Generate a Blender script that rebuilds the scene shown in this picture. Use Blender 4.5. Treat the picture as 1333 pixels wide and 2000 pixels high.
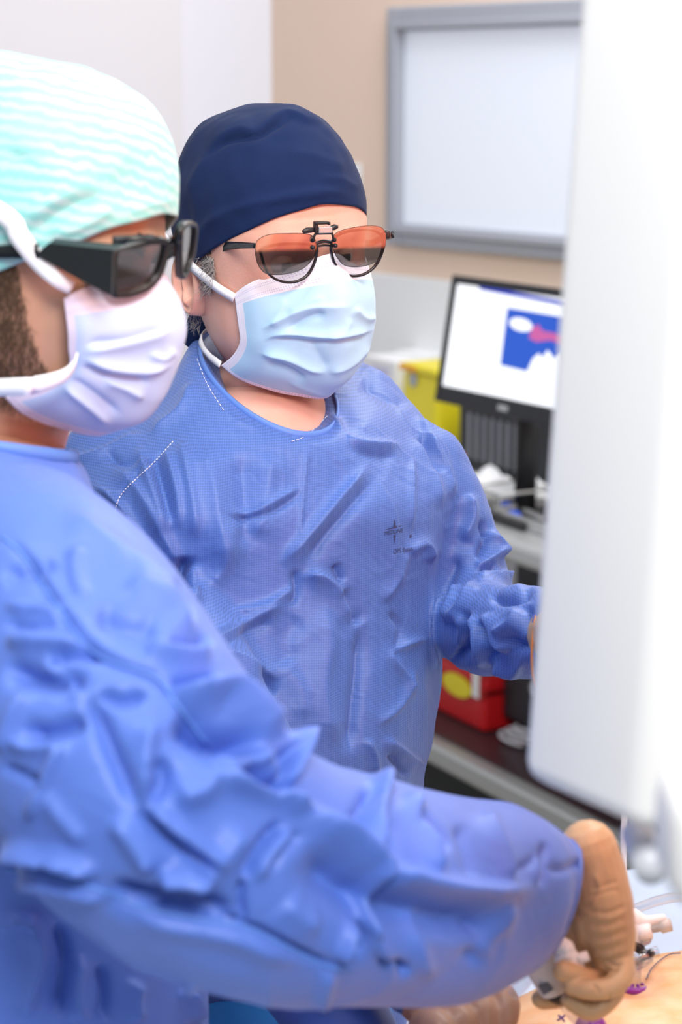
import bpy, bmesh, math, random
import numpy as np
from mathutils import Vector, Matrix
random.seed(7); rng = np.random.default_rng(11)
S = bpy.context.scene
for o in list(bpy.data.objects): bpy.data.objects.remove(o)
C = S.collection

# ------------------------------------------------------------------ camera, light, exposure
F = 3889.0; PITCH = math.radians(12.0); CAMZ = 1.8
cam_d = bpy.data.cameras.new('camera'); cam = bpy.data.objects.new('camera', cam_d); C.objects.link(cam)
cam_d.sensor_fit = 'VERTICAL'; cam_d.sensor_height = 36; cam_d.sensor_width = 24; cam_d.lens = 36*F/2000
cam.location = (0, 0, CAMZ); cam.rotation_euler = (math.pi/2-PITCH, 0, 0)
cam_d.dof.use_dof = True; cam_d.dof.focus_distance = 1.80; cam_d.dof.aperture_fstop = 5.6
cam_d.clip_start = .05
S.camera = cam
S.view_settings.view_transform = 'Standard'; S.view_settings.look = 'None'
S.view_settings.gamma = 1; S.view_settings.use_curve_mapping = False
S.view_settings.exposure = 0.0
world = bpy.data.worlds.new('room_light'); S.world = world; world.use_nodes = True
world.node_tree.nodes['Background'].inputs[0].default_value = (.92, .94, 1.0, 1)
world.node_tree.nodes['Background'].inputs[1].default_value = .46

def area(name, loc, target, sx, sy, power, col):
    l = bpy.data.lights.new(name, 'AREA'); l.shape = 'RECTANGLE'; l.size = sx; l.size_y = sy; l.energy = power; l.color = col
    o = bpy.data.objects.new(name, l); C.objects.link(o); o.location = loc
    o.rotation_euler = (Vector(target)-Vector(loc)).to_track_quat('-Z', 'Y').to_euler()
    return o
area('ceiling_or_fill_light', (-.5, 1.2, 3.0), (0.0, 1.5, 1.2), .8, .8, 15, (1, .98, .96))
area('ceiling_or_fill_light', (.40, -.6, 2.95), (.15, 1.2, 1.5), .9, .7, 60, (1, .985, .97))  # fill lamp added above the camera to brighten the white monitor's back
area('ceiling_or_fill_light', (0.9, 2.6, 3.0), (0.9, 3.2, 0), 1.2, 1.2, 30, (.97, .98, 1))
area('ceiling_or_fill_light', (0.6, 4.0, 3.1), (0.4, 4.2, 0), 1.2, 1.2, 34, (.97, .98, 1))
area('operating_light', (0.55, 1.0, 2.5), (.22, 1.4, 1.1), .35, .35, 9, (1, .93, .82))

# ------------------------------------------------------------------ projection helpers
cp, sp_ = math.cos(PITCH), math.sin(PITCH)
def P(px, py, d):
    u = (px-666.5)/F*d; v = -(py-1000)/F*d
    return np.array((u, cp*d+sp_*v, CAMZ-sp_*d+cp*v))
def ray(px, py): return P(px, py, 1.0)-np.array((0, 0, CAMZ))
O0 = np.array((0, 0, CAMZ))
def atY(px, py, Y): r = ray(px, py); return O0+r*(Y/r[1])
def atZ(px, py, z): r = ray(px, py); return O0+r*((z-CAMZ)/r[2])
def onplane(px, py, p0, n): r = ray(px, py); return O0+r*(np.dot(np.array(p0)-O0, n)/np.dot(r, n))
def pix(V):
    V = np.asarray(V, float); x = V[:, 0]; y = V[:, 1]; z = V[:, 2]-CAMZ
    d = cp*y-sp_*z; v = sp_*y+cp*z
    return 666.5+x/d*F, 1000-v/d*F, d

# ------------------------------------------------------------------ noise (numpy)
def _h(ix, iy, iz, s):
    n = (ix.astype(np.int64)*374761393+iy.astype(np.int64)*668265263+iz.astype(np.int64)*2147483647+s*1274126177) & 0xffffffff
    n = ((n ^ (n >> 13))*1274126177) & 0xffffffff
    n = (n ^ (n >> 16))
    return (n & 0xffff)/65535.0
def vnoise(Pn, s=0):
    i = np.floor(Pn).astype(np.int64); f = Pn-i; f = f*f*(3-2*f); r = 0
    for a in (0, 1):
        for b in (0, 1):
            for c in (0, 1):
                w = (f[:, 0] if a else 1-f[:, 0])*(f[:, 1] if b else 1-f[:, 1])*(f[:, 2] if c else 1-f[:, 2])
                r = r+w*_h(i[:, 0]+a, i[:, 1]+b, i[:, 2]+c, s)
    return r*2-1
def crumple(Pn, s=0):
    """faceted crease height: 0 on crease lines, rising inside the facets"""
    i = np.floor(Pn).astype(np.int64); f1 = np.full(len(Pn), 9.); f2 = np.full(len(Pn), 9.)
    for a in (-1, 0, 1):
        for b in (-1, 0, 1):
            for c in (-1, 0, 1):
                x, y, z = i[:, 0]+a, i[:, 1]+b, i[:, 2]+c
                p = np.stack([x+_h(x, y, z, s+1), y+_h(x, y, z, s+2), z+_h(x, y, z, s+3)], 1)
                d = np.linalg.norm(p-Pn, axis=1)
                f2 = np.where(d < f1, f1, np.minimum(f2, d)); f1 = np.minimum(f1, d)
    return f2-f1
def ridged(Pn, s=0, k=.10):
    return np.exp(-np.abs(vnoise(Pn, s))/k)*(.5+.5*vnoise(Pn*.6, s+7))

# ------------------------------------------------------------------ objects
ORG = {}
def empty(name, loc, label, cat, group=None, kind=None):
    o = bpy.data.objects.new(name, None); C.objects.link(o); o.location = tuple(loc); o.empty_display_size = .05
    ORG[o.name] = np.array(loc, float); tag(o, label, cat, group, kind); return o
def tag(o, label=None, cat=None, group=None, kind=None):
    if label: o['label'] = label
    if cat: o['category'] = cat
    if group: o['group'] = group
    if kind: o['kind'] = kind
    return o
def mk(name, V, Fc, mat, parent=None, smooth=True, uv=None, mats=None, mi=None, origin=None):
    V = np.asarray(V, float)
    if parent is not None: org = ORG[parent.name]
    else: org = np.array(origin if origin is not None else (V[:, 0].mean(), V[:, 1].mean(), V[:, 2].min()))
    me = bpy.data.meshes.new(name); me.from_pydata([tuple(v) for v in (V-org)], [], [tuple(int(i) for i in f) for f in Fc]); me.update()
    for m in (mats or [mat]): me.materials.append(m)
    if mi is not None: me.polygons.foreach_set('material_index', np.asarray(mi, dtype=np.int32))
    me.polygons.foreach_set('use_smooth', [smooth]*len(me.polygons))
    if uv is not None:
        l = me.uv_layers.new(name='UVMap'); li = np.zeros(len(me.loops), dtype=np.int32); me.loops.foreach_get('vertex_index', li)
        l.data.foreach_set('uv', np.asarray(uv, float)[li].ravel())
    o = bpy.data.objects.new(name, me); C.objects.link(o)
    if parent is not None: o.parent = parent
    else: o.location = tuple(org)
    ORG[o.name] = org
    return o
def join(parts):
    V = []; Fc = []; n = 0
    for v, f in parts:
        V.append(np.asarray(v, float)); Fc += [tuple(i+n for i in q) for q in f]; n += len(v)
    return np.concatenate(V), Fc
def orient(V, Fc):
    bm = bmesh.new(); vs = [bm.verts.new(tuple(v)) for v in V]
    for f in Fc:
        try: bm.faces.new([vs[i] for i in f])
        except Exception: pass
    bmesh.ops.recalc_face_normals(bm, faces=bm.faces); bm.verts.index_update()
    out = [tuple(v.index for v in f.verts) for f in bm.faces]; bm.free(); return V, out
def loft(rings, cap=True, closed=True):
    n = len(rings[0]); V = np.concatenate([np.asarray(r, float) for r in rings]); Fc = []
    for k in range(len(rings)-1):
        for i in range(n if closed else n-1):
            j = (i+1) % n; Fc.append((k*n+i, k*n+j, (k+1)*n+j, (k+1)*n+i))
    if cap and closed:
        V = np.vstack([V, rings[0].mean(0), rings[-1].mean(0)]); a = len(V)-2
        for i in range(n):
            j = (i+1) % n; Fc.append((a, j, i)); Fc.append((a+1, (len(rings)-1)*n+i, (len(rings)-1)*n+j))
    return V, Fc
def cr(pts, m):
    """Catmull-Rom resample of control rows (k, ...) to m samples"""
    A = np.asarray(pts, float); k = len(A); t = np.linspace(0, k-1, m); i = np.clip(np.floor(t).astype(int), 0, k-2); f = (t-i)
    f = f.reshape((-1,)+(1,)*(A.ndim-1))
    g = lambda j: A[np.clip(j, 0, k-1)]
    p0, p1, p2, p3 = g(i-1), g(i), g(i+1), g(i+2)
    p0 = np.where((i == 0).reshape(f.shape), 2*p1-p2, p0); p3 = np.where((i+2 > k-1).reshape(f.shape), 2*p2-p1, p3)
    return .5*(2*p1+(p2-p0)*f+(2*p0-5*p1+4*p2-p3)*f*f+(3*p1-p0-3*p2+p3)*f**3)
def frames(path):
    T = np.gradient(path, axis=0); T /= np.linalg.norm(T, axis=1, keepdims=True)+1e-12
    up = np.array((0, 0, 1.)) if abs(T[0][2]) < .9 else np.array((1., 0, 0))
    n = np.cross(T[0], up); n /= np.linalg.norm(n); N = [n]
    for k in range(1, len(path)):
        n = N[-1]-np.dot(N[-1], T[k])*T[k]; n /= np.linalg.norm(n)+1e-12; N.append(n)
    N = np.array(N); return T, N, np.cross(T, N)
def tube(pts, rad, n=12, m=None, cap=True, rnd=False):
    pts = np.asarray(pts, float); rad = np.broadcast_to(np.asarray(rad, float), (len(pts),))
    if m: q = cr(np.hstack([pts, rad[:, None]]), m); pts, rad = q[:, :3], q[:, 3]
    T, N, B = frames(pts); a = np.linspace(0, 2*math.pi, n, endpoint=False)
    rings = [pts[k]+rad[k]*(np.cos(a)[:, None]*N[k]+np.sin(a)[:, None]*B[k]) for k in range(len(pts))]
    if rnd:
        def caps(c, t, r, Nn, Bn):
            return [c+t*r*math.sin(e)+r*math.cos(e)*(np.cos(a)[:, None]*Nn+np.sin(a)[:, None]*Bn) for e in (.35, .75, 1.15, 1.45)]
        rings = caps(pts[0], -T[0], rad[0], N[0], B[0])[::-1]+rings+caps(pts[-1], T[-1], rad[-1], N[-1], B[-1])
    return loft(rings, cap)
def ribbon(pts, side, w, th, m=None):
    """flat strip: side = per-point unit vectors across the strip"""
    pts = np.asarray(pts, float); side = np.broadcast_to(np.asarray(side, float), pts.shape).copy(); w = np.broadcast_to(np.asarray(w, float), (len(pts),))
    if m: q = cr(np.hstack([pts, side, w[:, None]]), m); pts, side, w = q[:, :3], q[:, 3:6], q[:, 6]
    T = np.gradient(pts, axis=0); T /= np.linalg.norm(T, axis=1, keepdims=True)
    side = side-(side*T).sum(1, keepdims=True)*T; side /= np.linalg.norm(side, axis=1, keepdims=True); nn = np.cross(T, side)
    prof = [(-.5, -.3), (-.48, .5), (-.2, .5), (0, .3), (.2, .5), (.48, .5), (.5, -.3), (0, -.5)]
    return loft([pts[k]+np.array([side[k]*w[k]*a+nn[k]*th*b for a, b in prof]) for k in range(len(pts))])
def box(c, s, R=None, bev=0, seg=2):
    bm = bmesh.new(); bmesh.ops.create_cube(bm, size=1)
    for v in bm.verts: v.co = Vector((v.co.x*s[0], v.co.y*s[1], v.co.z*s[2]))
    if bev: bmesh.ops.bevel(bm, geom=list(bm.edges), offset=bev, segments=seg, profile=.5, affect='EDGES')
    bm.verts.index_update(); V = np.array([v.co for v in bm.verts]); Fc = [tuple(v.index for v in f.verts) for f in bm.faces]; bm.free()
    if R is not None: V = V @ np.asarray(R, float)      # rows of R = local axes in world
    return V+np.asarray(c, float), Fc
def prism(poly, z0, z1, bev=0, seg=3):
    bm = bmesh.new(); vs = [bm.verts.new((p[0], p[1], z0)) for p in poly]; f = bm.faces.new(vs)
    r = bmesh.ops.extrude_face_region(bm, geom=[f])
    for v in r['geom']:
        if isinstance(v, bmesh.types.BMVert): v.co.z = z1
    bmesh.ops.recalc_face_normals(bm, faces=bm.faces)
    if bev: bmesh.ops.bevel(bm, geom=list(bm.edges), offset=bev, segments=seg, profile=.5, affect='EDGES')
    bm.verts.index_update(); V = np.array([v.co for v in bm.verts]); Fc = [tuple(v.index for v in f.verts) for f in bm.faces]; bm.free()
    return V, Fc
def plate(outline, n, th, inset=None):
    """outline: closed 3D points in a plane with normal n; solid plate of thickness th"""
    A = np.asarray(outline, float); n = np.asarray(n, float); n = n/np.linalg.norm(n); k = len(A)
    V = np.vstack([A+n*th/2, A-n*th/2]); Fc = [tuple(range(k)), tuple(range(2*k-1, k-1, -1))]
    for i in range(k): j = (i+1) % k; Fc.append((i, k+i, k+j, j))
    return orient(V, Fc)
def sphere(c, r, n=16, m=10, R=None):
    r = np.broadcast_to(np.asarray(r, float), (3,)); rings = []
    for e in np.linspace(-math.pi/2+.08, math.pi/2-.08, m):
        a = np.linspace(0, 2*math.pi, n, endpoint=False)
        q = np.stack([r[0]*np.cos(a)*math.cos(e), r[1]*np.sin(a)*math.cos(e), np.full(n, r[2]*math.sin(e))], 1)
        if R is not None: q = q @ np.asarray(R)
        rings.append(q+np.asarray(c))
    return loft(rings)
def remesh(parts, voxel, smooth=8, subdiv=0, fac=.5):
    V, Fc = join(parts); me = bpy.data.meshes.new('tmp'); me.from_pydata([tuple(v) for v in V], [], Fc); me.update()
    bm = bmesh.new(); bm.from_mesh(me); bmesh.ops.recalc_face_normals(bm, faces=bm.faces); bm.to_mesh(me); bm.free()
    o = bpy.data.objects.new('tmp', me); C.objects.link(o)
    m = o.modifiers.new('r', 'REMESH'); m.mode = 'VOXEL'; m.voxel_size = voxel
    if smooth: s = o.modifiers.new('s', 'SMOOTH'); s.iterations = smooth; s.factor = fac
    if subdiv: s = o.modifiers.new('u', 'SUBSURF'); s.levels = subdiv; s.subdivision_type = 'CATMULL_CLARK'
    dg = bpy.context.evaluated_depsgraph_get(); e = o.evaluated_get(dg).to_mesh()
    nv = len(e.vertices); co = np.zeros(nv*3); e.vertices.foreach_get('co', co); Vo = co.reshape(-1, 3)
    Fo = [tuple(p.vertices) for p in e.polygons]
    o.evaluated_get(dg).to_mesh_clear(); bpy.data.objects.remove(o); bpy.data.meshes.remove(me)
    return Vo, Fo
def normals(V, Fc):
    Q = np.array([f if len(f) == 4 else (f[0], f[1], f[2], f[2]) for f in Fc])
    n = np.cross(V[Q[:, 2]]-V[Q[:, 0]], V[Q[:, 3]]-V[Q[:, 1]]); N = np.zeros_like(V)
    for k in range(4): np.add.at(N, Q[:, k], n)
    return N/(np.linalg.norm(N, axis=1, keepdims=True)+1e-12)
def foldize(V, N, folds, pw0=1.35):
    """raise real cloth folds along crest lines.  fold = (pixel polyline, amp m, width left, width right)"""
    X, Y, D = pix(V); r = V-O0; r /= np.linalg.norm(r, axis=1, keepdims=True); face = -(r*N).sum(1)
    vis = np.clip((face+.1)/.35, 0, 1); H = np.zeros(len(V))
    for f in folds:
        pts, amp, wl, wr = f[:4]; pw = f[4] if len(f) > 4 else pw0
        A = cr(np.array(pts, float), max(8, len(pts)*4)) if len(pts) > 2 else np.array(pts, float)
        mg = 5*max(wl, wr); sel = np.where((X > A[:, 0].min()-mg) & (X < A[:, 0].max()+mg) & (Y > A[:, 1].min()-mg) & (Y < A[:, 1].max()+mg) & (vis > 0))[0]
        if not len(sel): continue
        x, y = X[sel], Y[sel]; L = np.concatenate([[0], np.cumsum(np.linalg.norm(np.diff(A, axis=0), axis=1))]); best = np.full(len(sel), 1e9); sg = np.ones(len(sel)); tt = np.zeros(len(sel))
        for k in range(len(A)-1):
            a, b = A[k], A[k+1]; ab = b-a; l2 = (ab**2).sum()+1e-9
            t = np.clip(((x-a[0])*ab[0]+(y-a[1])*ab[1])/l2, 0, 1); dx = x-a[0]-t*ab[0]; dy = y-a[1]-t*ab[1]; d = np.hypot(dx, dy)
            c = ab[0]*(y-a[1])-ab[1]*(x-a[0]); u = d < best
            best = np.where(u, d, best); sg = np.where(u, np.clip(c/np.sqrt(l2)/(d+1e-6), -1, 1), sg); tt = np.where(u, (L[k]+t*(L[k+1]-L[k]))/L[-1], tt)
        w = wl+(wr-wl)*(sg+1)/2; tp = np.clip(np.minimum(tt, 1-tt)/.22, 0, 1); tp = .03+.97*tp*tp*(3-2*tp)
        H[sel] += amp*tp*np.exp(-(best/w)**pw)*vis[sel]
    return H

# ------------------------------------------------------------------ materials
def mat(name, col, rough=.5, spec=.5, metal=0, sheen=0, sss=0, sssr=(1, .3, .15), emit=None, es=0, bump=None, vary=None, trans=0, ior=1.45, alpha=1, coat=0):
    m = bpy.data.materials.new(name); m.use_nodes = True; nt = m.node_tree; b = nt.nodes['Principled BSDF']
    def I(k, v):
        if k in b.inputs: b.inputs[k].default_value = v
    I('Base Color', (*col, 1)); I('Roughness', rough); I('Specular IOR Level', spec); I('Metallic', metal); I('Sheen Weight', sheen); I('Sheen Roughness', .5)
    I('Subsurface Weight', sss); I('Subsurface Radius', sssr); I('Subsurface Scale', .008); I('Transmission Weight', trans); I('IOR', ior); I('Alpha', alpha); I('Coat Weight', coat)
    if emit: I('Emission Color', (*emit, 1)); I('Emission Strength', es)
    tc = nt.nodes.new('ShaderNodeTexCoord')
    if vary:
        sc, amt, col2 = vary; n = nt.nodes.new('ShaderNodeTexNoise'); n.inputs['Scale'].default_value = sc; n.inputs['Detail'].default_value = 5
        nt.links.new(tc.outputs['Object'], n.inputs['Vector']); r = nt.nodes.new('ShaderNodeValToRGB')
        r.color_ramp.elements[0].position = .5-amt; r.color_ramp.elements[1].position = .5+amt
        r.color_ramp.elements[0].color = (*col2, 1); r.color_ramp.elements[1].color = (*col, 1)
        nt.links.new(n.outputs['Fac'], r.inputs['Fac']); nt.links.new(r.outputs['Color'], b.inputs['Base Color'])
    if bump:
        sc, st, dist = bump; n = nt.nodes.new('ShaderNodeTexNoise'); n.inputs['Scale'].default_value = sc; n.inputs['Detail'].default_value = 4
        nt.links.new(tc.outputs['Object'], n.inputs['Vector']); bp = nt.nodes.new('ShaderNodeBump'); bp.inputs['Strength'].default_value = st; bp.inputs['Distance'].default_value = dist
        nt.links.new(n.outputs['Fac'], bp.inputs['Height']); nt.links.new(bp.outputs['Normal'], b.inputs['Normal'])
    return m
def nodes(m): nt = m.node_tree; return nt, nt.nodes['Principled BSDF'], nt.nodes.new, nt.links.new

def gown_mat(name, col, col2, dots):
    m = mat(name, col, rough=.48, spec=.45, sheen=.08); nt, b, N, L = nodes(m)
    tc = N('ShaderNodeTexCoord'); n = N('ShaderNodeTexNoise'); n.inputs['Scale'].default_value = 7; n.inputs['Detail'].default_value = 6
    L(tc.outputs['Object'], n.inputs['Vector']); mx = N('ShaderNodeMix'); mx.data_type = 'RGBA'
    mx.inputs[6].default_value = (*col, 1); mx.inputs[7].default_value = (*col2, 1); L(n.outputs['Fac'], mx.inputs[0])
    v = N('ShaderNodeTexVoronoi'); v.inputs['Scale'].default_value = 480; v.inputs['Randomness'].default_value = .12; v.voronoi_dimensions = '2D'; sx = N('ShaderNodeSeparateXYZ'); cx_ = N('ShaderNodeCombineXYZ'); L(tc.outputs['Object'], sx.inputs[0]); L(sx.outputs[0], cx_.inputs[0]); L(sx.outputs[2], cx_.inputs[1]); L(cx_.outputs[0], v.inputs['Vector'])
    r = N('ShaderNodeMapRange'); r.inputs[1].default_value = .15; r.inputs[2].default_value = .6; r.inputs[3].default_value = 1-dots; r.inputs[4].default_value = 1+dots*.35
    L(v.outputs['Distance'], r.inputs[0]); m2 = N('ShaderNodeVectorMath'); m2.operation = 'SCALE'; L(mx.outputs[2], m2.inputs[0]); L(r.outputs[0], m2.inputs['Scale']); L(m2.outputs[0], b.inputs['Base Color'])
    # fine creases of the crumpled nonwoven
    v2 = N('ShaderNodeTexVoronoi'); v2.feature = 'DISTANCE_TO_EDGE'; v2.inputs['Scale'].default_value = 16
    n2 = N('ShaderNodeTexNoise'); n2.inputs['Scale'].default_value = 9; n2.inputs['Detail'].default_value = 3; L(tc.outputs['Object'], n2.inputs['Vector'])
    ad = N('ShaderNodeMix'); ad.data_type = 'RGBA'; ad.inputs[0].default_value = .25; L(tc.outputs['Object'], ad.inputs[6]); L(n2.outputs['Color'], ad.inputs[7]); L(ad.outputs[2], v2.inputs['Vector'])
    r2 = N('ShaderNodeMapRange'); r2.inputs[2].default_value = .14; L(v2.outputs['Distance'], r2.inputs[0])
    b1 = N('ShaderNodeBump'); b1.inputs['Strength'].default_value = .12; b1.inputs['Distance'].default_value = .002; L(r2.outputs[0], b1.inputs['Height'])
    b2 = N('ShaderNodeBump'); b2.inputs['Strength'].default_value = .10; b2.inputs['Distance'].default_value = .0004; L(v.outputs['Distance'], b2.inputs['Height']); L(b1.outputs['Normal'], b2.inputs['Normal']); L(b2.outputs['Normal'], b.inputs['Normal'])
    return m
M = {}
M['gownA'] = gown_mat('blue_gown_nonwoven_near', (.072, .155, .54), (.105, .195, .62), .04)
M['gownB'] = gown_mat('blue_gown_nonwoven', (.062, .14, .45), (.095, .19, .55), .30)
M['seam'] = mat('gown_seam', (.10, .22, .62), .5)
M['stitch'] = mat('white_stitch', (.75, .78, .9), .6)
M['skinB'] = mat('fair_skin', (.80, .45, .365), .42, .4, sss=.25, vary=(45, .3, (.72, .38, .28)), bump=(420, .35, .0006))
M['skinA'] = mat('tan_skin', (.66, .37, .25), .42, .4, sss=.25, vary=(30, .3, (.58, .30, .19)), bump=(300, .3, .0006))
M['patient'] = mat('orange_lit_skin', (.86, .56, .33), .33, .5, sss=.3, vary=(38, .16, (.80, .42, .17)), bump=(160, .5, .001))  # orange light falling on the abdomen is put into the skin colour
M['navy'] = mat('navy_cotton', (.006, .018, .075), .85, .15, sheen=.04, bump=(900, .4, .0006), vary=(14, .3, (.007, .018, .065)))
M['white_cloth'] = mat('white_tie_cloth', (.86, .87, .92), .7, .3, bump=(500, .3, .0005))
M['black_frame'] = mat('black_acetate', (.012, .012, .016), .22, .5)
M['black_matt'] = mat('black_metal', (.012, .012, .014), .4, .5)
M['glove'] = mat('tan_latex_glove', (.56, .39, .22), .40, .5, sss=.08, vary=(25, .3, (.48, .31, .17)), bump=(120, .25, .001))
M['gloveB'] = mat('brown_latex_glove', (.45, .25, .17), .4, .5, sss=.1, vary=(25, .3, (.38, .19, .12)))
M['hair_grey'] = mat('grey_hair', (.34, .32, .31), .5, .4)
M['hair_dark'] = mat('dark_hair', (.025, .016, .012), .5, .4)
M['beard'] = mat('brown_beard', (.13, .08, .05), .55, .3)
M['eye'] = mat('eye_white', (.75, .68, .65), .15)
M['iris'] = mat('grey_iris', (.03, .035, .04), .1)
M['white_plastic'] = mat('white_plastic', (.80, .80, .80), .38, .4)
M['white_body'] = mat('white_enamel', (.82, .82, .815), .45, .3)
M['grey_body'] = mat('pale_grey_plastic', (.55, .57, .62), .35)
M['purple'] = mat('purple_plastic', (.22, .02, .30), .3)
M['drape'] = mat('pale_drape', (.50, .60, .74), .7, .2, bump=(12, .3, .01))
M['drape_blue'] = mat('bright_blue_drape', (.03, .22, .62), .5, .3, bump=(40, .6, .004))
M['steel'] = mat('brushed_steel', (.50, .52, .52), .35, .5, metal=.5, bump=(200, .1, .0005))
M['dark_box'] = mat('black_equipment', (.012, .014, .018), .45)
M['red_box'] = mat('red_plastic', (.52, .01, .015), .4)
M['yellow'] = mat('yellow_plastic', (.80, .68, .02), .4)
M['orange'] = mat('orange_plastic', (.8, .35, .03), .5)
M['paper'] = mat('white_paper', (.78, .79, .80), .7)
M['blue_bit'] = mat('blue_plastic', (.03, .10, .62), .4)
M['suture'] = mat('violet_suture', (.08, .05, .16), .4)
M['ink'] = mat('purple_skin_ink', (.12, .05, .22), .6)
M['logo'] = mat('printed_ink', (.035, .045, .13), .6)
def clear(name, tint, refl, rough=.02):
    m = bpy.data.materials.new(name); m.use_nodes = True; nt = m.node_tree; nt.nodes.clear(); N, L = nt.nodes.new, nt.links.new
    o = N('ShaderNodeOutputMaterial'); t = N('ShaderNodeBsdfTransparent'); t.inputs[0].default_value = (*tint, 1)
    g = N('ShaderNodeBsdfGlossy'); g.inputs['Roughness'].default_value = rough; g.inputs[0].default_value = (1, 1, 1, 1)
    lw = N('ShaderNodeLayerWeight'); lw.inputs[0].default_value = .5; f = N('ShaderNodeMath'); f.operation = 'POWER'; f.inputs[1].default_value = 4.0; L(lw.outputs['Facing'], f.inputs[0]); a = N('ShaderNodeMath'); a.operation = 'MULTIPLY_ADD'; a.inputs[1].default_value = .6; a.inputs[2].default_value = refl+.04; a.use_clamp = True
    L(f.outputs[0], a.inputs[0]); x = N('ShaderNodeMixShader'); L(a.outputs[0], x.inputs[0]); L(t.outputs[0], x.inputs[1]); L(g.outputs[0], x.inputs[2]); L(x.outputs[0], o.inputs[0]); return m
M['lens'] = clear('clear_spectacle_lens', (.96, .96, .97), 0.0)
M['clip'] = clear('smoke_polarised_lens', (.52, .50, .49), .13)
M['clipA'] = clear('dark_polarised_lens', (.52, .44, .46), .20)
M['clear'] = clear('clear_plastic', (.86, .87, .90), .06, .05)

# ================================================================== THE ROOM
eW = np.array((.625, -.781, 0)); nW = np.array((-.781, -.625, 0)); zU = np.array((0, 0, 1.)); pW = atY(780, 250, 5.0)
def ws(px, py): q = onplane(px, py, pW, nW); return np.dot(q-pW, eW), q[2]
def WP(s, z, out=0): q = pW+eW*s+nW*out; return np.array((q[0], q[1], z))
def wallbox(s0, s1, z0, z1, o0, o1, bev=0):
    c = WP((s0+s1)/2, (z0+z1)/2, (o0+o1)/2); return box(c, (s1-s0, o1-o0, z1-z0), np.array([eW, nW, zU]), bev)
sC = ws(531, 200)[0]; corner = WP(sC, 0)
m_beige = mat('beige_wall_paint', (.77, .61, .50), .7, .2, bump=(60, .05, .002))
m_white = mat('white_wall_paint', (.74, .76, .84), .7, .2, bump=(60, .05, .002))
m_door = mat('off_white_door', (.72, .715, .755), .6, .2)
m_panel = mat('pale_wall_panel', (.78, .80, .81), .6, .2)
m_floor = mat('olive_grey_vinyl_floor', (.20, .20, .16), .5, .3, vary=(3, .3, (.17, .17, .14)))
m_frame = mat('grey_window_frame', (.36, .38, .43), .5, .4)
m_pane = mat('frosted_pane', (.76, .80, .88), .5, .3, emit=(.75, .85, 1), es=.14)
zB = ws(790, 538)[1]
mk('floor', *box((0.4, 2.6, -.05), (7, 8, .1)), m_floor, smooth=False)['kind'] = 'structure'
mk('wall_back', *wallbox(sC, 3.4, 0, 3.1, -.12, 0), m_beige, smooth=False)['kind'] = 'structure'
mk('trim_1', *wallbox(sC+.01, 3.38, .02, zB, .0, .015, .003), m_panel, smooth=False)['kind'] = 'structure'
cL = corner+nW*1.5
mk('wall_left', *box((cL[0]-eW[0]*.06, cL[1]-eW[1]*.06, 1.55), (.12, 3.0, 3.1), np.array([eW, nW, zU])), m_white, smooth=False)['kind'] = 'structure'
# sliding door leaf on the left wall
pd = onplane(345, 300, corner, eW); dd = np.dot(pd-corner, nW)
cD = corner+nW*(dd+.6)+eW*.02
mk('door_1', *box((cD[0], cD[1], 1.5), (.03, 1.2, 2.96), np.array([eW, nW, zU]), .004), m_door, smooth=False)['kind'] = 'structure'
# window
sL, zT = ws(773, 15); _, zBo = ws(768, 476); sI, zTi = ws(799, 61); _, zBi = ws(791, 434); sR = sL+1.15; fw = sI-sL
win = mk('window_1', *join([wallbox(sL, sI, zBo, zT, 0, .03, .006), wallbox(sR-fw, sR, zBo, zT, 0, .03, .006), wallbox(sI, sR-fw, zTi, zT, 0, .03, .006), wallbox(sI, sR-fw, zBo, zBi, 0, .03, .006)]), m_frame, smooth=False)
win['kind'] = 'structure'; 
mk('inner_bead', *join([wallbox(sI-.02, sI-.005, zBi-.01, zTi+.01, .03, .042, .003), wallbox(sI-.02, sR-fw+.02, zTi+.004, zTi+.02, .03, .042, .003), wallbox(sI-.02, sR-fw+.02, zBi-.024, zBi-.008, .03, .042, .003)]), m_frame, win, smooth=False)
mk('pane', *wallbox(sI-.003, sR-fw+.003, zBi-.003, zTi+.003, .002, .012), m_pane, win, smooth=False)
# small switch plate on the beige wall
s0, z0 = ws(688, 400); s1, z1 = ws(710, 320)
sw = empty('wall_switch', WP((s0+s1)/2, z0), 'small white plate on the beige wall beside the navy cap', 'switch')
mk('plate', *wallbox(s0, s1, z0, z1, .001, .012, .003), m_panel, sw, smooth=False)
mk('rocker', *wallbox(s0+.006, s1-.006, z0+.02, z1-.02, .012, .018, .002), M['white_plastic'], sw, smooth=False)

# ================================================================== SHELF CART AT THE BACK
eC = np.array((.495, -.869, 0)); nC = np.array((-.869, -.495, 0)); pC = np.array((.342, 3.575, 0)); RC = np.array([eC, nC, zU])
def CP(s, o, z): q = pC+eC*s+nC*o; return np.array((q[0], q[1], z))
def cbox(s0, s1, o0, o1, z0, z1, bev=0.003): return box(CP((s0+s1)/2, (o0+o1)/2, (z0+z1)/2), (s1-s0, o1-o0, z1-z0), RC, bev)
def cso(px, py, z): q = atZ(px, py, z); return np.dot(q-pC, eC), np.dot(q-pC, nC)
cart = empty('shelf_cart', CP(0, 0, 0), 'long steel shelf cart holding the monitor and boxes behind the surgeons', 'cart')
m_shelf = mat('dark_shelf_surface', (.05, .03, .035), .3, .5)
mk('worktop', *cbox(-1.0, .9, -.62, 0, .93, .975, .012), M['steel'], cart, smooth=False)
lw = mk('lower_shelf', *cbox(-1.0, .9, -.62, 0, .455, .5, .008), M['steel'], cart, smooth=False)
mk('shelf_mat', *cbox(-.98, .88, -.60, -.035, .5, .504), m_shelf, lw, smooth=False)
mk('base_cabinet', *cbox(-.97, .87, -.60, -.06, .06, .455), M['dark_box'], cart, smooth=False)
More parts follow.
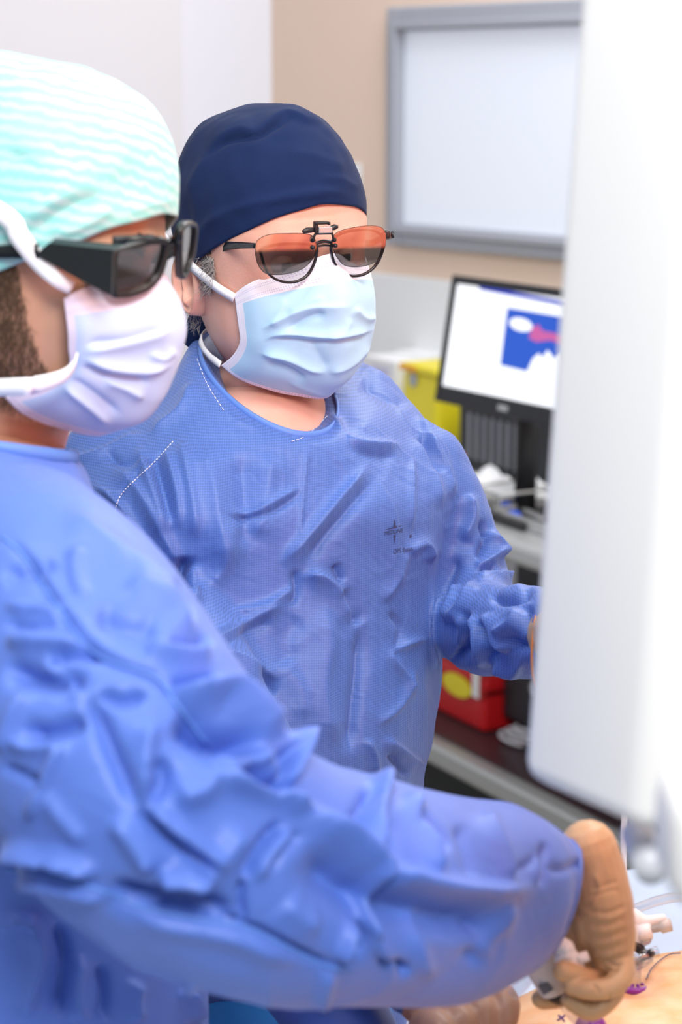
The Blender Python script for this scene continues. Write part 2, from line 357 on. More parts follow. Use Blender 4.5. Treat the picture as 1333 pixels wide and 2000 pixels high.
mk('back_panel', *cbox(-.97, .87, -.61, -.59, .5, .93), M['dark_box'], cart, smooth=False)
for s in (-.96, .86):
    for o in (-.58, -.04):
        mk('post', *tube([CP(s, o, .06), CP(s, o, .93)], .016), M['steel'], cart)
for s in (-.9, .8):
    for o in (-.5, -.1):
        V, f = tube([CP(s, o-.012, .031), CP(s, o+.012, .031)], .031, 16); mk('caster', V, f, M['black_matt'], cart)

def thing1(name, parts, m, label, cat, group=None, smooth=False):
    o = mk(name, *join(parts) if isinstance(parts, list) else parts, m, smooth=smooth); tag(o, label, cat, group); return o

# ---- desktop monitor
eM = np.array((.545, -.838, 0)); tl = math.radians(9.5); hM = np.array((-.838, -.545, 0))
nM = hM*math.cos(tl)+zU*math.sin(tl); uM = np.cross(eM, -nM); uM = uM if uM[2] > 0 else -uM
pM = atY(852, 783, 4.0); RM = np.array([eM, nM, uM])
qT = onplane(884, 536, pM, nM); hgt = np.dot(qT-pM, uM); wid = .53
def MP(a, b, o=0): return pM+eM*a+uM*b+nM*o
def mbox(a0, a1, b0, b1, o0, o1, bev=.003): return box(MP((a0+a1)/2, (b0+b1)/2, (o0+o1)/2), (a1-a0, o1-o0, b1-b0), RM, bev)
mon = empty('computer_monitor', np.array((*MP(wid/2, 0, -.06)[:2], .976)), 'black desktop monitor showing a white page with a blue picture', 'monitor')
mk('housing', *mbox(0, wid, 0, hgt, -.035, -.002, .006), M['dark_box'], mon, smooth=False)
bz = .017
mk('bezel', *join([mbox(0, bz, 0, hgt, -.002, .006), mbox(wid-bz, wid, 0, hgt, -.002, .006), mbox(bz, wid-bz, hgt-bz, hgt, -.002, .006), mbox(bz, wid-bz, 0, .034, -.002, .006)]), M['dark_box'], mon, smooth=False)
m_scr = mat('lit_white_screen', (.02, .02, .02), .3, emit=(.93, .95, 1), es=1.25)
m_sb = mat('lit_blue_screen', (.0, .0, .02), .3, emit=(.01, .10, .62), es=1.0)
m_sd = mat('lit_dark_blue_screen', (.0, .0, .02), .3, emit=(.01, .04, .52), es=1.0)
m_sp = mat('lit_pink_screen', (.02, .0, .02), .3, emit=(.62, .12, .38), es=1.0)
sc = mk('screen', *mbox(bz-.001, wid-bz+.001, .033, hgt-bz+.001, -.0015, .0015, 0), m_scr, mon, smooth=False)
def spoly(pts, o=.003): return [onplane(x, y, MP(0, 0, o), nM) for x, y in pts]
mk('page_header', *plate(spoly([(931, 556), (1128, 593), (1128, 602), (940, 566)]), nM, .001), m_sd, sc, smooth=False)
mk('page_picture', *plate(spoly([(992, 601), (1128, 624), (1112, 745), (978, 713)]), nM, .001), m_sb, sc, smooth=False)
ov = lambda cx, cy, rx, ry, sl=.19: [(cx+rx*math.cos(t), cy+ry*math.sin(t)+sl*rx*math.cos(t)) for t in np.linspace(0, 2*math.pi, 20, endpoint=False)]
mk('picture_cloud', *plate(spoly(ov(1018, 634, 22, 13), .0045), nM, .001), m_scr, sc, smooth=False)
mk('picture_figure', *plate(spoly([(1040, 640), (1052, 634), (1060, 646), (1128, 660), (1128, 682), (1075, 664), (1048, 668), (1034, 660)], .0045), nM, .001), m_sp, sc, smooth=False)
mk('picture_crowd', *plate(spoly([(1030, 726), (1042, 700), (1054, 690), (1060, 700), (1070, 684), (1084, 700), (1100, 690), (1110, 745)], .0045), nM, .001), m_scr, sc, smooth=False)
mk('stand_neck', *tube([MP(wid*.42, .06, -.04), np.array((*MP(wid*.42, .0, -.06)[:2], 1.15)), np.array((*MP(wid*.42, .0, -.06)[:2], .99))], .022), M['black_matt'], mon)
mk('stand_foot', *box((*MP(wid*.42, 0, -.06)[:2], .984), (.24, .18, .016), RC, .005), M['black_matt'], mon, smooth=False)
mk('badge', *mbox(wid*.40, wid*.40+.03, .010, .020, .006, .0075, 0), M['steel'], mon, smooth=False)

# ---- things on the worktop
def at_top(px, py): return cso(px, py, .975)
s, o = at_top(1010, 900)
eq = empty('equipment_unit', CP(-.47, -.44, .976), 'black electronic unit with grey top on the worktop below the monitor', 'equipment')
s0, o0 = at_top(1062, 905)
mk('case', *cbox(-.74, -.2, -.55, -.33, .976, 1.13, .006), M['dark_box'], eq, smooth=False)
mk('lid', *cbox(-.745, -.195, -.555, -.325, 1.13, 1.142, .004), mat('grey_lid', (.22, .22, .21), .4), eq, smooth=False)
mk('vent', *join([cbox(-.70+.03*k, -.692+.03*k, -.33, -.328, 1.0, 1.10, 0) for k in range(9)]), m_frame, eq, smooth=False)
sy, oy = -.86, -.33
yl = empty('sharps_bin', CP(sy, oy, .976), 'yellow sharps bin with an orange rim left of the computer monitor', 'bin')
q0 = onplane(786, 706, CP(sy, oy, 1), nC); q1 = onplane(868, 722, CP(sy, oy, 1), nC); a0 = np.dot(q0-pC, eC); a1 = np.dot(q1-pC, eC)-.03; zt = q0[2]
mk('tub', *cbox(a0, a1, oy-.10, oy, .976, zt-.02, .012), M['yellow'], yl, smooth=False)
mk('lid', *cbox(a0-.004, a1+.004, oy-.105, oy+.005, zt-.02, zt, .006), M['yellow'], yl, smooth=False)
mk('rim', *cbox(a0+.0, a0+.07, oy+.0055, oy+.009, zt-.016, zt-.003, 0), M['orange'], yl, smooth=False)
c = onplane(807, 742, CP(0, oy+.004, 1), nC)
mk('warning_mark', *plate([c+eC*.016*math.cos(t)+zU*.016*math.sin(t) for t in np.linspace(0, 2*math.pi, 18, endpoint=False)], nC, .002), m_frame, yl, smooth=False)
# pale boxes left of the bin
for k, (x, y, w, h, lab) in enumerate([(742, 700, .15, .075, 'white carton on the back worktop beside the yellow bin'), (800, 690, .14, .05, 'pale carton standing behind the yellow bin')]):
    oo = oy-.02-.12*k; q = onplane(x, y, CP(0, oo, 1), nC); a = np.dot(q-pC, eC)
    b = empty('carton', CP(a, oo-.06, .976), lab, 'box')
    mk('carton_body', *cbox(a-w/2, a+w/2, oo-.10, oo, .976, q[2], .003), M['paper'], b, smooth=False)
    mk('carton_label', *cbox(a-w*.25, a+w*.3, oo, oo+.001, q[2]-.05, q[2]-.018, 0), mat('lilac_label', (.55, .55, .72), .6), b, smooth=False)
# sheaf of papers, wrapped pack, trays
s, o = at_top(960, 924)
pp = thing1('paper_stack', [box(CP(s+.05+.004*k, o-.07-.003*k, .976+.004+.006*k), (.30, .13, .006), np.array([eC*math.cos(.05*k)+nC*math.sin(.05*k), nC*math.cos(.05*k)-eC*math.sin(.05*k), zU]), .001) for k in range(5)], M['paper'], 'stack of white papers on the worktop under the monitor', 'papers')
rd = thing1('marker', tube([atY(880, 893, 3.85), atY(905, 889, 3.82)], .006), M['red_box'], 'small red marker lying left of the papers', 'pen', smooth=True)
s, o = at_top(985, 960)
k1 = np.stack(np.meshgrid(np.linspace(0, 1, 40), np.linspace(0, 1, 30), indexing='ij'), -1).reshape(-1, 2)
Pn = np.stack([k1[:, 0]*5, k1[:, 1]*4, np.zeros(len(k1))], 1); hh = .022+.02*vnoise(Pn, 3)+.012*vnoise(Pn*2.3, 5); ed = np.minimum(np.minimum(k1[:, 0], 1-k1[:, 0]), np.minimum(k1[:, 1], 1-k1[:, 1])); hh *= np.clip(ed*8, .0, 1)
V = np.array([CP(s-.15+.34*a, o-.05+.09*b, .977+h) for (a, b), h in zip(k1, np.maximum(hh, 0))]); G = [(i*30+j, i*30+j+1, (i+1)*30+j+1, (i+1)*30+j) for i in range(39) for j in range(29)]
V2 = V.copy(); V2[:, 2] = .9765
ob = mk('wrapping_cloth', *join([(V, G), (V2, [tuple(reversed(g)) for g in G])]), M['paper']); tag(ob, 'crumpled white wrapping sheet in front of the papers', 'cloth')
s, o = at_top(948, 1012)
bk = empty('wire_basket', CP(s, o, .976), 'small steel wire instrument basket beside the surgeon sleeve', 'basket')
rods = []
for k in range(9): rods.append(tube([CP(s-.05+.0125*k, o, .985), CP(s-.05+.0125*k, o, 1.03)], .0014, 6)); rods.append(tube([CP(s-.05+.0125*k, o-.12, .985), CP(s-.05+.0125*k, o-.12, 1.03)], .0014, 6)); rods.append(tube([CP(s-.05+.0125*k, o, .985), CP(s-.05+.0125*k, o-.12, .985)], .0014, 6))
mk('wires', *join(rods), M['steel'], bk)
mk('rim', *tube([CP(s-.052, o, 1.03), CP(s+.052, o, 1.03), CP(s+.052, o-.12, 1.03), CP(s-.052, o-.12, 1.03), CP(s-.052, o, 1.03)], .003, 8), M['steel'], bk)
mk('floor_plate', *cbox(s-.05, s+.05, o-.12, o, .977, .983, .001), M['steel'], bk, smooth=False)
s, o = at_top(1035, 1040)
tr = empty('instrument_tray', CP(s, o, .976), 'grey steel instrument tray with a folded rim on the worktop', 'tray')
mk('tray_pan', *join([cbox(s-.13, s+.16, o-.17, o+.0, .976, .982, .001), cbox(s-.13, s+.16, o-.004, o, .98, 1.0, .001), cbox(s-.13, s+.16, o-.17, o-.166, .98, 1.0, .001), cbox(s-.13, s-.126, o-.17, o, .98, 1.0, .001), cbox(s+.156, s+.16, o-.17, o, .98, 1.0, .001)]), M['steel'], tr, smooth=False)
for k, (x, y, lab) in enumerate([(1003, 1008, 'blue plastic clip in the tray, nearer of the larger two'), (989, 988, 'blue plastic clip in the tray, farther of the larger two'), (1014, 985, 'small blue clip at the back of the tray')]):
    q = atZ(x, y, .99); r = (.017, .013, .01)[k]
    thing1('blue_clip', join([sphere(q, (r, r, r*.7), 12, 8), tube([q, q+eC*r*1.6], r*.35, 8)]), M['blue_bit'], lab, 'clip', smooth=True)
for k, (x0, y0, x1, y1, lab) in enumerate([(1000, 955, 1060, 975, 'steel forceps in the tray, rearmost'), (1015, 990, 1062, 1015, 'steel forceps in the tray, nearest'), (975, 975, 1040, 962, 'steel forceps lying across the tray')]):
    a, b = atZ(x0, y0, .992), atZ(x1, y1, .992); dv = (b-a); sd = np.cross(dv, zU); sd /= np.linalg.norm(sd)
    thing1('forceps', join([tube([a, (a+b)/2+sd*.006, b+sd*.002], .003, 8, 8), tube([a, (a+b)/2-sd*.006, b-sd*.002], .003, 8, 8)]), M['steel'], lab, 'forceps', smooth=True)
# ---- lower shelf
s, o = cso(900, 1412, .504)
rb = empty('storage_case', CP(s, o, .505), 'red plastic case with a yellow label on the lower shelf', 'case')
mk('case_body', *cbox(s-.22, s+.085, o-.2, o, .505, .62, .010), M['red_box'], rb, smooth=False)
mk('case_lid', *cbox(s-.22, s+.085, o-.2, o+.004, .575, .60, .006), mat('dark_red_plastic', (.35, .01, .012), .4), rb, smooth=False)
c = onplane(893, 1338, CP(0, o+.005, 0), nC)
mk('yellow_label', *plate([c+eC*.055*math.cos(t)+zU*.024*math.sin(t) for t in np.linspace(0, 2*math.pi, 24, endpoint=False)], nC, .003), M['yellow'], rb, smooth=False)
c = onplane(930, 1335, CP(0, o+.005, 0), nC)
mk('white_label', *plate([c-eC*.012-zU*.03, c+eC*.012-zU*.03, c+eC*.012+zU*.03, c-eC*.012+zU*.03], nC, .003), M['paper'], rb, smooth=False)
s, o = cso(990, 1446, .504)
du = empty('power_unit', CP(s, o, .505), 'black power unit with a coiled grey cable on the lower shelf', 'equipment')
mk('case', *cbox(s-.05, s+.20, o-.2, o-.02, .535, .68, .012), M['dark_box'], du, smooth=False)
mk('foot_block', *cbox(s-.03, s+.17, o-.18, o-.05, .505, .535, .004), M['black_matt'], du, smooth=False)
cpts = [CP(s+.02+.045*math.cos(t)+.012*t/3, o-.0+.02*math.sin(t), .512+.0022*t) for t in np.linspace(0, 5*math.pi, 50)]
mk('cable', *tube(cpts, .0045, 8), M['grey_body'], du)
c = CP(s+.07, o-.018, .63); mk('dial', *plate([c+eC*.014*math.cos(t)+zU*.014*math.sin(t) for t in np.linspace(0, 2*math.pi, 18, endpoint=False)], nC, .008), m_frame, du, smooth=False)

# thin white drip pole behind the hand
ps = atY(1217, 1730, 2.0)
dp = empty('drip_stand', (ps[0], ps[1], 0), 'thin white upright pole seen below the large white monitor', 'pole')
mk('pole', *tube([(ps[0], ps[1], .03), (ps[0], ps[1], 1.32)], .0035, 12), M['white_plastic'], dp)
mk('foot', *join([tube([(ps[0], ps[1], .04), (ps[0]+.22*math.cos(t), ps[1]+.22*math.sin(t), .015)], .012, 8) for t in np.linspace(0, 5.03, 5)]), M['white_plastic'], dp)
mk('hook', *tube([(ps[0], ps[1], 1.3), (ps[0]+.03, ps[1], 1.33), (ps[0]+.06, ps[1], 1.31)], .003, 8, 10), M['white_plastic'], dp)

# ================================================================== LARGE WHITE SURGICAL MONITOR (back towards the camera)
F1, F2, F3, F4 = (.0945, 1.02), (.150, .945), (.92, 1.165), (.905, 1.235)
zb = P(1050, 1620, 1.0)[2]; ztop = zb+.56
piv = np.array((F1[0], F1[1], zb)); ra = math.radians(2.9); RR = np.array([[math.cos(ra), 0, math.sin(ra)], [0, 1, 0], [-math.sin(ra), 0, math.cos(ra)]])
rot = lambda V: (np.asarray(V, float)-piv) @ RR.T+piv
sm = empty('surgical_monitor', (.5, 1.1, zb), 'large white surgical screen filling the right side, its back to us', 'monitor')
V, f = prism([F1, F2, F3, F4], zb, ztop, .012, 4); mk('housing', rot(V), f, M['white_body'], sm)
dF = np.array((F4[0]-F1[0], F4[1]-F1[1], 0)); lF = np.linalg.norm(dF); dF /= lF; nF = np.array((-dF[1], dF[0], 0))
sb = lambda a0, a1, z0, z1, o0, o1, bv=.002: box(np.array((F1[0], F1[1], 0))+dF*(a0+a1)/2+nF*(o0+o1)/2+zU*(z0+z1)/2, (a1-a0, o1-o0, z1-z0), np.array([dF, nF, zU]), bv)
V, f = join([sb(.01, lF-.01, zb+.01, zb+.03, 0, .005), sb(.01, lF-.01, ztop-.03, ztop-.01, 0, .005), sb(.01, .03, zb+.03, ztop-.03, 0, .005), sb(lF-.03, lF-.01, zb+.03, ztop-.03, 0, .005)]); mk('bezel', rot(V), f, M['dark_box'], sm, smooth=False)
m_tis = mat('lit_tissue_picture', (.01, .01, .01), .3, emit=(1, .3, .2), es=3.8); nt, b, N, L = nodes(m_tis)
tc = N('ShaderNodeTexCoord'); n1 = N('ShaderNodeTexNoise'); n1.inputs['Scale'].default_value = 7; n1.inputs['Detail'].default_value = 5; n1.inputs['Distortion'].default_value = 1.4; L(tc.outputs['Object'], n1.inputs['Vector'])
r = N('ShaderNodeValToRGB'); e = r.color_ramp.elements; e[0].position = .3; e[0].color = (.62, .06, .05, 1); e[1].position = .72; e[1].color = (1, .75, .55, 1); k = e.new(.5); k.color = (1, .24, .12, 1)
L(n1.outputs['Fac'], r.inputs['Fac']); L(r.outputs['Color'], b.inputs['Emission Color'])
V, f = sb(.03, lF-.03, zb+.03, ztop-.03, .0, .003, 0); mk('screen', rot(V), f, m_tis, sm, smooth=False)
c = P(1262, 1668, 1.05); mk('pivot_knob', *tube([c+np.array((-.0, .03, 0)), c-np.array((0, .02, 0))], .009, 20), M['grey_body'], sm)
c0 = P(1312, 1546, .80); c1 = P(1312, 1800, .80)
V, f = box(((c0[0]+.05), c0[1]+.02, (c0[2]+c1[2])/2), (.10, .06, c0[2]-c1[2]), None, .014, 4); mk('handle', V, f, M['white_body'], sm)
mk('handle_arm', *tube([(c0[0]+.06, c0[1]+.04, (c0[2]+c1[2])/2), (.35, .99, zb-.05), (.35, 1.05, zb+.05)], .018, 14, 16), M['white_body'], sm)
mk('boom_arm', *tube([(.5, 1.1, ztop-.05), (.55, 1.1, ztop+.15), (.9, 1.2, ztop+.5), (1.4, 1.3, 3.0)], .03, 16, 20), M['white_body'], sm)

# ================================================================== HEADS
SEC = [  # z, front y, back y, half width
 (.116, .004, -.030, .014), (.110, .028, -.055, .036), (.099, .050, -.078, .054), (.079, .070, -.094, .067), (.052, .083, -.102, .075), (.025, .089, -.104, .0775),
 (.0, .086, -.103, .077), (-.03, .085, -.098, .074), (-.055, .086, -.088, .069), (-.078, .085, -.074, .062), (-.098, .080, -.066, .054), (-.112, .070, -.062, .048), (-.120, .052, -.064, .050)]
def head_local(jowl=0.0, neck=((-.135, .032, -.068, .056), (-.17, .030, -.080, .062), (-.21, .036, -.095, .078), (-.25, .045, -.10, .105))):
    A = cr(np.array(list(SEC)+list(neck)), 130); n = 120; a = np.linspace(0, 2*math.pi, n, endpoint=False); rings = []
    for z, yf, yb, hw in A:
        cx = np.sin(a); cy = np.cos(a); p = 2.25; r = (np.abs(cx)**p+np.abs(cy)**p)**(-1/p); mid = yb*.42+yf*.58
        x = hw*cx*r; y = np.where(cy > 0, mid+(yf-mid)*cy*r, mid+(mid-yb)*cy*r)
        if jowl: x = x*(1+jowl*math.exp(-((z+.085)/.035)**2))
        rings.append(np.stack([x, y, np.full(n, z)], 1))
    V, Fc = loft(rings); x, y, z = V[:, 0].copy(), V[:, 1].copy(), V[:, 2].copy(); fr = y > .02
    def g(cx, cz, sx, sz): return np.exp(-((x-cx)/sx)**2-((z-cz)/sz)**2)*fr
    dy = .010*g(0, -.002, .010, .020)+.021*g(0, -.034, .011, .017)+.006*g(.012, -.038, .007, .008)+.006*g(-.012, -.038, .007, .008)-.006*g(0, -.053, .012, .006)
    for s in (-1, 1): dy += .004*g(s*.028, .020, .020, .007)-.013*g(s*.031, -.001, .016, .011)+.004*g(s*.045, -.030, .02, .016)
    dy += .006*g(0, -.068, .020, .005)-.003*g(0, -.0735, .02, .0022)+.006*g(0, -.080, .018, .005)-.004*g(0, -.089, .02, .005)+.005*g(0, -.105, .02, .010)
    dy += .0012*g(0, .047, .04, .003)-.0012*g(0, .042, .04, .002)+.001*g(0, .060, .04, .003)
    V[:, 1] += dy
    P_ = [(V, Fc, 0)]
    for s in (-1, 1):           # eyeballs with lids, ears
        P_.append((*sphere((s*.031, .0650, -.001), .0122, 20, 14), 1))
        P_.append((*sphere((s*.031, .0765, -.0022), (.0052, .0016, .0052), 16, 8), 2))
        lid = []
        for e in np.linspace(0, 1, 8):
            el = math.radians(12+62*e); rr = .0134; b = np.linspace(-1.15, 1.15, 16)
            lid.append(np.stack([s*.031+rr*np.sin(b)*math.cos(el), .0650+rr*np.cos(b)*math.cos(el), np.full(16, -.001)+rr*math.sin(el)-.0012*np.abs(b)], 1))
        P_.append((*loft(lid, False, False), 0))
        lid = []
        for e in np.linspace(0, 1, 6):
            el = math.radians(-22-50*e); rr = .0132; b = np.linspace(-1.1, 1.1, 16)
            lid.append(np.stack([s*.031+rr*np.sin(b)*math.cos(el), .0650+rr*np.cos(b)*math.cos(el), np.full(16, -.001)+rr*math.sin(el)], 1))
        P_.append((*loft(lid, False, False), 0))
        nr, na = 16, 40; ears = []
        for i in range(nr):
            r = i/(nr-1)
            for_j = []
            for j in range(na):
                t = 2*math.pi*j/na; yy = -.016*math.cos(t)*(1+.10*math.sin(t)); zz = .032*math.sin(t)*(1-.05*math.cos(t)); wv = 1 if zz > -.012 else 1-.25*min(1, (-.012-zz)/.02); yy *= wv
                lobe = max(0, -math.sin(t)-.45)/.55
                h = .0115*math.exp(-((r-.86)/.10)**2)*(1-.65*lobe)+.006*math.exp(-((r-.5)/.13)**2)*(math.cos(t) > -.4)-.009*math.exp(-(r/.30)**2)+.006*lobe*math.exp(-((r-.6)/.35)**2)
                if r > .93: h -= (r-.93)*.09
                fl = .55*(-(yy*r)+.016)           # flares away at the back
                for_j.append((s*(.0735+h+fl*.55), -.006+yy*r-.010, -.030+zz*r-.004*0))
            ears.append(np.array(for_j))
        V2, F2 = loft(ears, False); b2 = [np.array([(p[0]-s*.006, p[1]*1.0, p[2]) for p in e]) for e in ears]; V3, F3 = loft(b2, False)
        P_.append((V2, F2, 0)); P_.append((V3, F3, 0)); P_.append((*loft([ears[-1], b2[-1]], False), 0))
    return P_
def pose(th, pitch, roll, c):
    a = math.radians(180+th); Rz = Matrix.Rotation(a, 3, 'Z'); Rx = Matrix.Rotation(math.radians(-pitch), 3, 'X'); Ry = Matrix.Rotation(math.radians(roll), 3, 'Y')
    R = np.array(Rz @ Rx @ Ry); return lambda V: np.asarray(V, float) @ R.T+c, R
def build_body(name, parent, T, skin, torso_parts, jowl=0, neck=None, vox=.012):
    hp = head_local(jowl, neck) if neck else head_local(jowl)
    V, Fc, mi = [], [], []; n = 0
    for v, f, k in hp:
        v = T(v); v, f = orient(v, f); V.append(v); Fc += [tuple(i+n for i in q) for q in f]; mi += [k]*len(f); n += len(v)
    tv, tf = remesh(torso_parts, vox, 4); V.append(tv); Fc += [tuple(i+n for i in q) for q in tf]; mi += [0]*len(tf)
    return mk(name, np.concatenate(V), Fc, None, parent, mats=[skin, M['eye'], M['iris']], mi=mi)
def cap_local(cfg, seed, nphi=144, nt=56):
    rx, ryf, ryb, rz, cy, cz = cfg['rx'], cfg['ryf'], cfg['ryb'], cfg['rz'], cfg.get('cy', -.008), cfg.get('cz', .03)
    zb = cfg['brim']; rings = []; phi = np.linspace(0, 2*math.pi, nphi, endpoint=False)    # phi 0 = front, + = person's right
    K = np.array(zb+[zb[0]]); zz = np.interp(phi, np.linspace(0, 2*math.pi, len(K)), K)
    k = np.exp(-np.linspace(-2, 2, 15)**2); k /= k.sum(); zz = np.convolve(np.concatenate([zz[-7:], zz, zz[:7]]), k, 'valid')
    for t in np.linspace(0, 1, nt):
        z0 = zz; e0 = (z0-cz)/rz; el0 = np.where(e0 < 0, e0, np.arcsin(np.clip(e0, -.99, .99))); el = el0+(math.pi/2-.01-el0)*t
        rad = np.where(el < 0, 1-.30*el**2, np.cos(np.maximum(el, 0))**cfg.get('pw', .85)); z = np.where(el < 0, cz+el*rz, cz+rz*np.sin(np.maximum(el, 0)))
        ry = np.where(np.cos(phi) > 0, ryf, ryb); bulge = 1+cfg.get('bulge', 0)*math.sin(math.pi*min(1, t*1.4))
        rings.append(np.stack([rx*np.sin(phi)*rad*bulge, cy+ry*np.cos(phi)*rad*bulge, z], 1))
    V, Fc = loft(rings, False); top = rings[-1].mean(0); V = np.vstack([V, top]); a = (nt-1)*nphi
    Fc += [(a+i, a+(i+1) % nphi, len(V)-1) for i in range(nphi)]
    uv = np.zeros((len(V), 2)); uv[:-1, 0] = np.tile(phi/(2*math.pi), nt); uv[:-1, 1] = np.repeat(np.linspace(0, 1, nt), nphi)
    return V, Fc, uv
def shell(V, Fc, th, closed_uv=None):
    """give a sheet real thickness"""
    N = normals(V, Fc); n = len(V); V2 = V-N*th; E = {}
    for f in Fc:
        for i in range(len(f)):
            a, b = f[i], f[(i+1) % len(f)]; E[(a, b)] = E.get((a, b), 0)+1
    side = [(a, b) for (a, b) in E if (b, a) not in E]
    return np.vstack([V, V2]), list(Fc)+[tuple(i+n for i in reversed(f)) for f in Fc]+[(b, a, a+n, b+n) for a, b in side]
def outward(V, Fc, ctr):
    N = normals(V, Fc)
    if ((V-ctr)*N).sum(1).mean() < 0: Fc = [tuple(reversed(f)) for f in Fc]
    return Fc
def strands(roots, dirs, length, r0, curl, n=5, taper=.3):
    out = []
    for p, d in zip(roots, dirs):
        l = length*(.6+.8*random.random()); pts = [p]; dv = np.array(d, float)
        for k in range(n):
            dv = dv+np.array([random.gauss(0, curl) for _ in range(3)]); dv /= np.linalg.norm(dv); pts.append(pts[-1]+dv*l/n)
        out.append(tube(np.array(pts), np.linspace(r0, r0*taper, n+1), 4))
    return join(out)
def mask_mesh(T, net, folds, amp_noise, seed, nu=150, nv=120, th=.0009):
    A = np.array(net, float); A = cr(A, nv); A = np.transpose(cr(np.transpose(A, (1, 0, 2)), nu), (1, 0, 2)); V = A.reshape(-1, 3)
    Fc = [(i*nu+j, i*nu+j+1, (i+1)*nu+j+1, (i+1)*nu+j) for i in range(nv-1) for j in range(nu-1)]
    uv = np.stack([np.tile(np.linspace(0, 1, nu), nv), np.repeat(np.linspace(0, 1, nv), nu)], 1)
    V = T(V); Fc = outward(V, Fc, T(np.array([(0, 0, -.07)]))[0]); N = normals(V, Fc)
    H = foldize(V, N, folds)+amp_noise*vnoise(V*55, seed)
    ed = np.minimum(np.minimum(uv[:, 0], 1-uv[:, 0])*8, 1); V = V+N*(H*ed)[:, None]
    V, Fc = shell(V, Fc, th); return V, Fc, np.vstack([uv, uv])
def mask_mat(name, blue, white, rows):
    m = mat(name, blue, .6, .3, sheen=.15, bump=(700, .25, .0004)); nt, b, N, L = nodes(m); uvn = N('ShaderNodeUVMap'); s = N('ShaderNodeSeparateXYZ'); L(uvn.outputs[0], s.inputs[0])
    def mth(op, a, v=None, c=None):
        x = N('ShaderNodeMath'); x.operation = op
        for i, q in enumerate((a, v, c)):
            if q is None: continue
            if isinstance(q, (int, float)): x.inputs[i].default_value = q
            else: L(q, x.inputs[i])
        return x.outputs[0]
    u, v = s.outputs[0], s.outputs[1]
    eu = mth('MINIMUM', u, mth('SUBTRACT', 1, u)); border = mth('LESS_THAN', eu, .062); top = mth('LESS_THAN', v, rows[0]); bot = mth('GREATER_THAN', v, rows[1])
    w = mth('MAXIMUM', border, mth('MAXIMUM', top, bot))
    dash = mth('GREATER_THAN', mth('FRACT', mth('MULTIPLY', u, 95)), .5); dr = None
    for c in rows[2:]:
        l = mth('LESS_THAN', mth('ABSOLUTE', mth('SUBTRACT', v, c)), .0045); dr = l if dr is None else mth('MAXIMUM', dr, l)
    dr = mth('MULTIPLY', dr, dash); dv = mth('GREATER_THAN', mth('FRACT', mth('MULTIPLY', v, 70)), .5); dc = None
    for c in (.016, .036, .050):
        l = mth('LESS_THAN', mth('ABSOLUTE', mth('SUBTRACT', eu, c)), .0028); dc = l if dc is None else mth('MAXIMUM', dc, l)
    dots = mth('MAXIMUM', dr, mth('MULTIPLY', dc, mth('MULTIPLY', dv, .45)))
    m1 = N('ShaderNodeMix'); m1.data_type = 'RGBA'; L(w, m1.inputs[0]); m1.inputs[6].default_value = (*blue, 1); m1.inputs[7].default_value = (*white, 1)
    m2 = N('ShaderNodeMix'); m2.data_type = 'RGBA'; L(mth('MULTIPLY', dots, .55), m2.inputs[0]); L(m1.outputs[2], m2.inputs[6]); m2.inputs[7].default_value = (.35, .35, .62, 1); L(m2.outputs[2], b.inputs['Base Color'])
    return m
def mask_net(k=1.0, hang=0.0, hw=.071, chin=.096, sidey=.050, st=-.027, sb=-.100, zt=.011, prof=(0, .003, .005, -.006, -.026), xprof=(1, .99, .97, .98, 1.04)):
    """7 columns from the wearer's right (+x) to left, 8 rows from nose to chin"""
    rows = []
    for v in np.linspace(0, 1, 8):
        yf = np.interp(v, [0, .14, .30, .5, .7, .86, 1], [.103, .120, .130, .130, .124, .112, chin-.012]); zf = np.interp(v, [0, 1], [zt, -.128-hang]); zs = st+(sb-st)*v
        row = []
        for a in (-1, -.72, -.38, 0, .38, .72, 1):
            t = abs(a); w = t**1.6; x = hw*math.sin(t*1.45)*np.sign(-a); flat = 1-(1-v)**3*.0
            nose = math.exp(-(t/.30)**2); kv = [0, .3, .6, .8, 1]; y = (yf-.016)*(1-w)+(sidey+np.interp(v, kv, prof))*w+.016*nose; x *= 1-w+w*np.interp(v, kv, xprof); z = zf*(1-t**1.5)+zs*t**1.5
            if v < .2: y -= .020*math.exp(-((t-.42)/.2)**2)*(1-v/.2)*.5; z -= .010*math.exp(-((t-.45)/.25)**2)*(1-v/.2)
            row.append((x, y, z))
        rows.append(row)
    return rows
def torso_rings(spec, n=96, mm=70, pw=2.3):
    R = []
    for L_, R_, F_ in spec: R.append((P(*L_), P(*R_), P(*F_)))
    A = cr(np.array(R), mm); a = np.linspace(0, 2*math.pi, n, endpoint=False); ca, sa = np.cos(a), np.sin(a); r = (np.abs(ca)**pw+np.abs(sa)**pw)**(-1/pw)
    return [(l+q)/2+np.outer(ca*r, (q-l)/2)+np.outer(sa*r, f-(l+q)/2) for l, q, f in A]
def ptube(path, m=40, n=28, rnd=True):
    A = np.array([(*P(x, y, d), r) for x, y, d, r in path]); return tube(A[:, :3], A[:, 3], n, m, rnd=rnd)

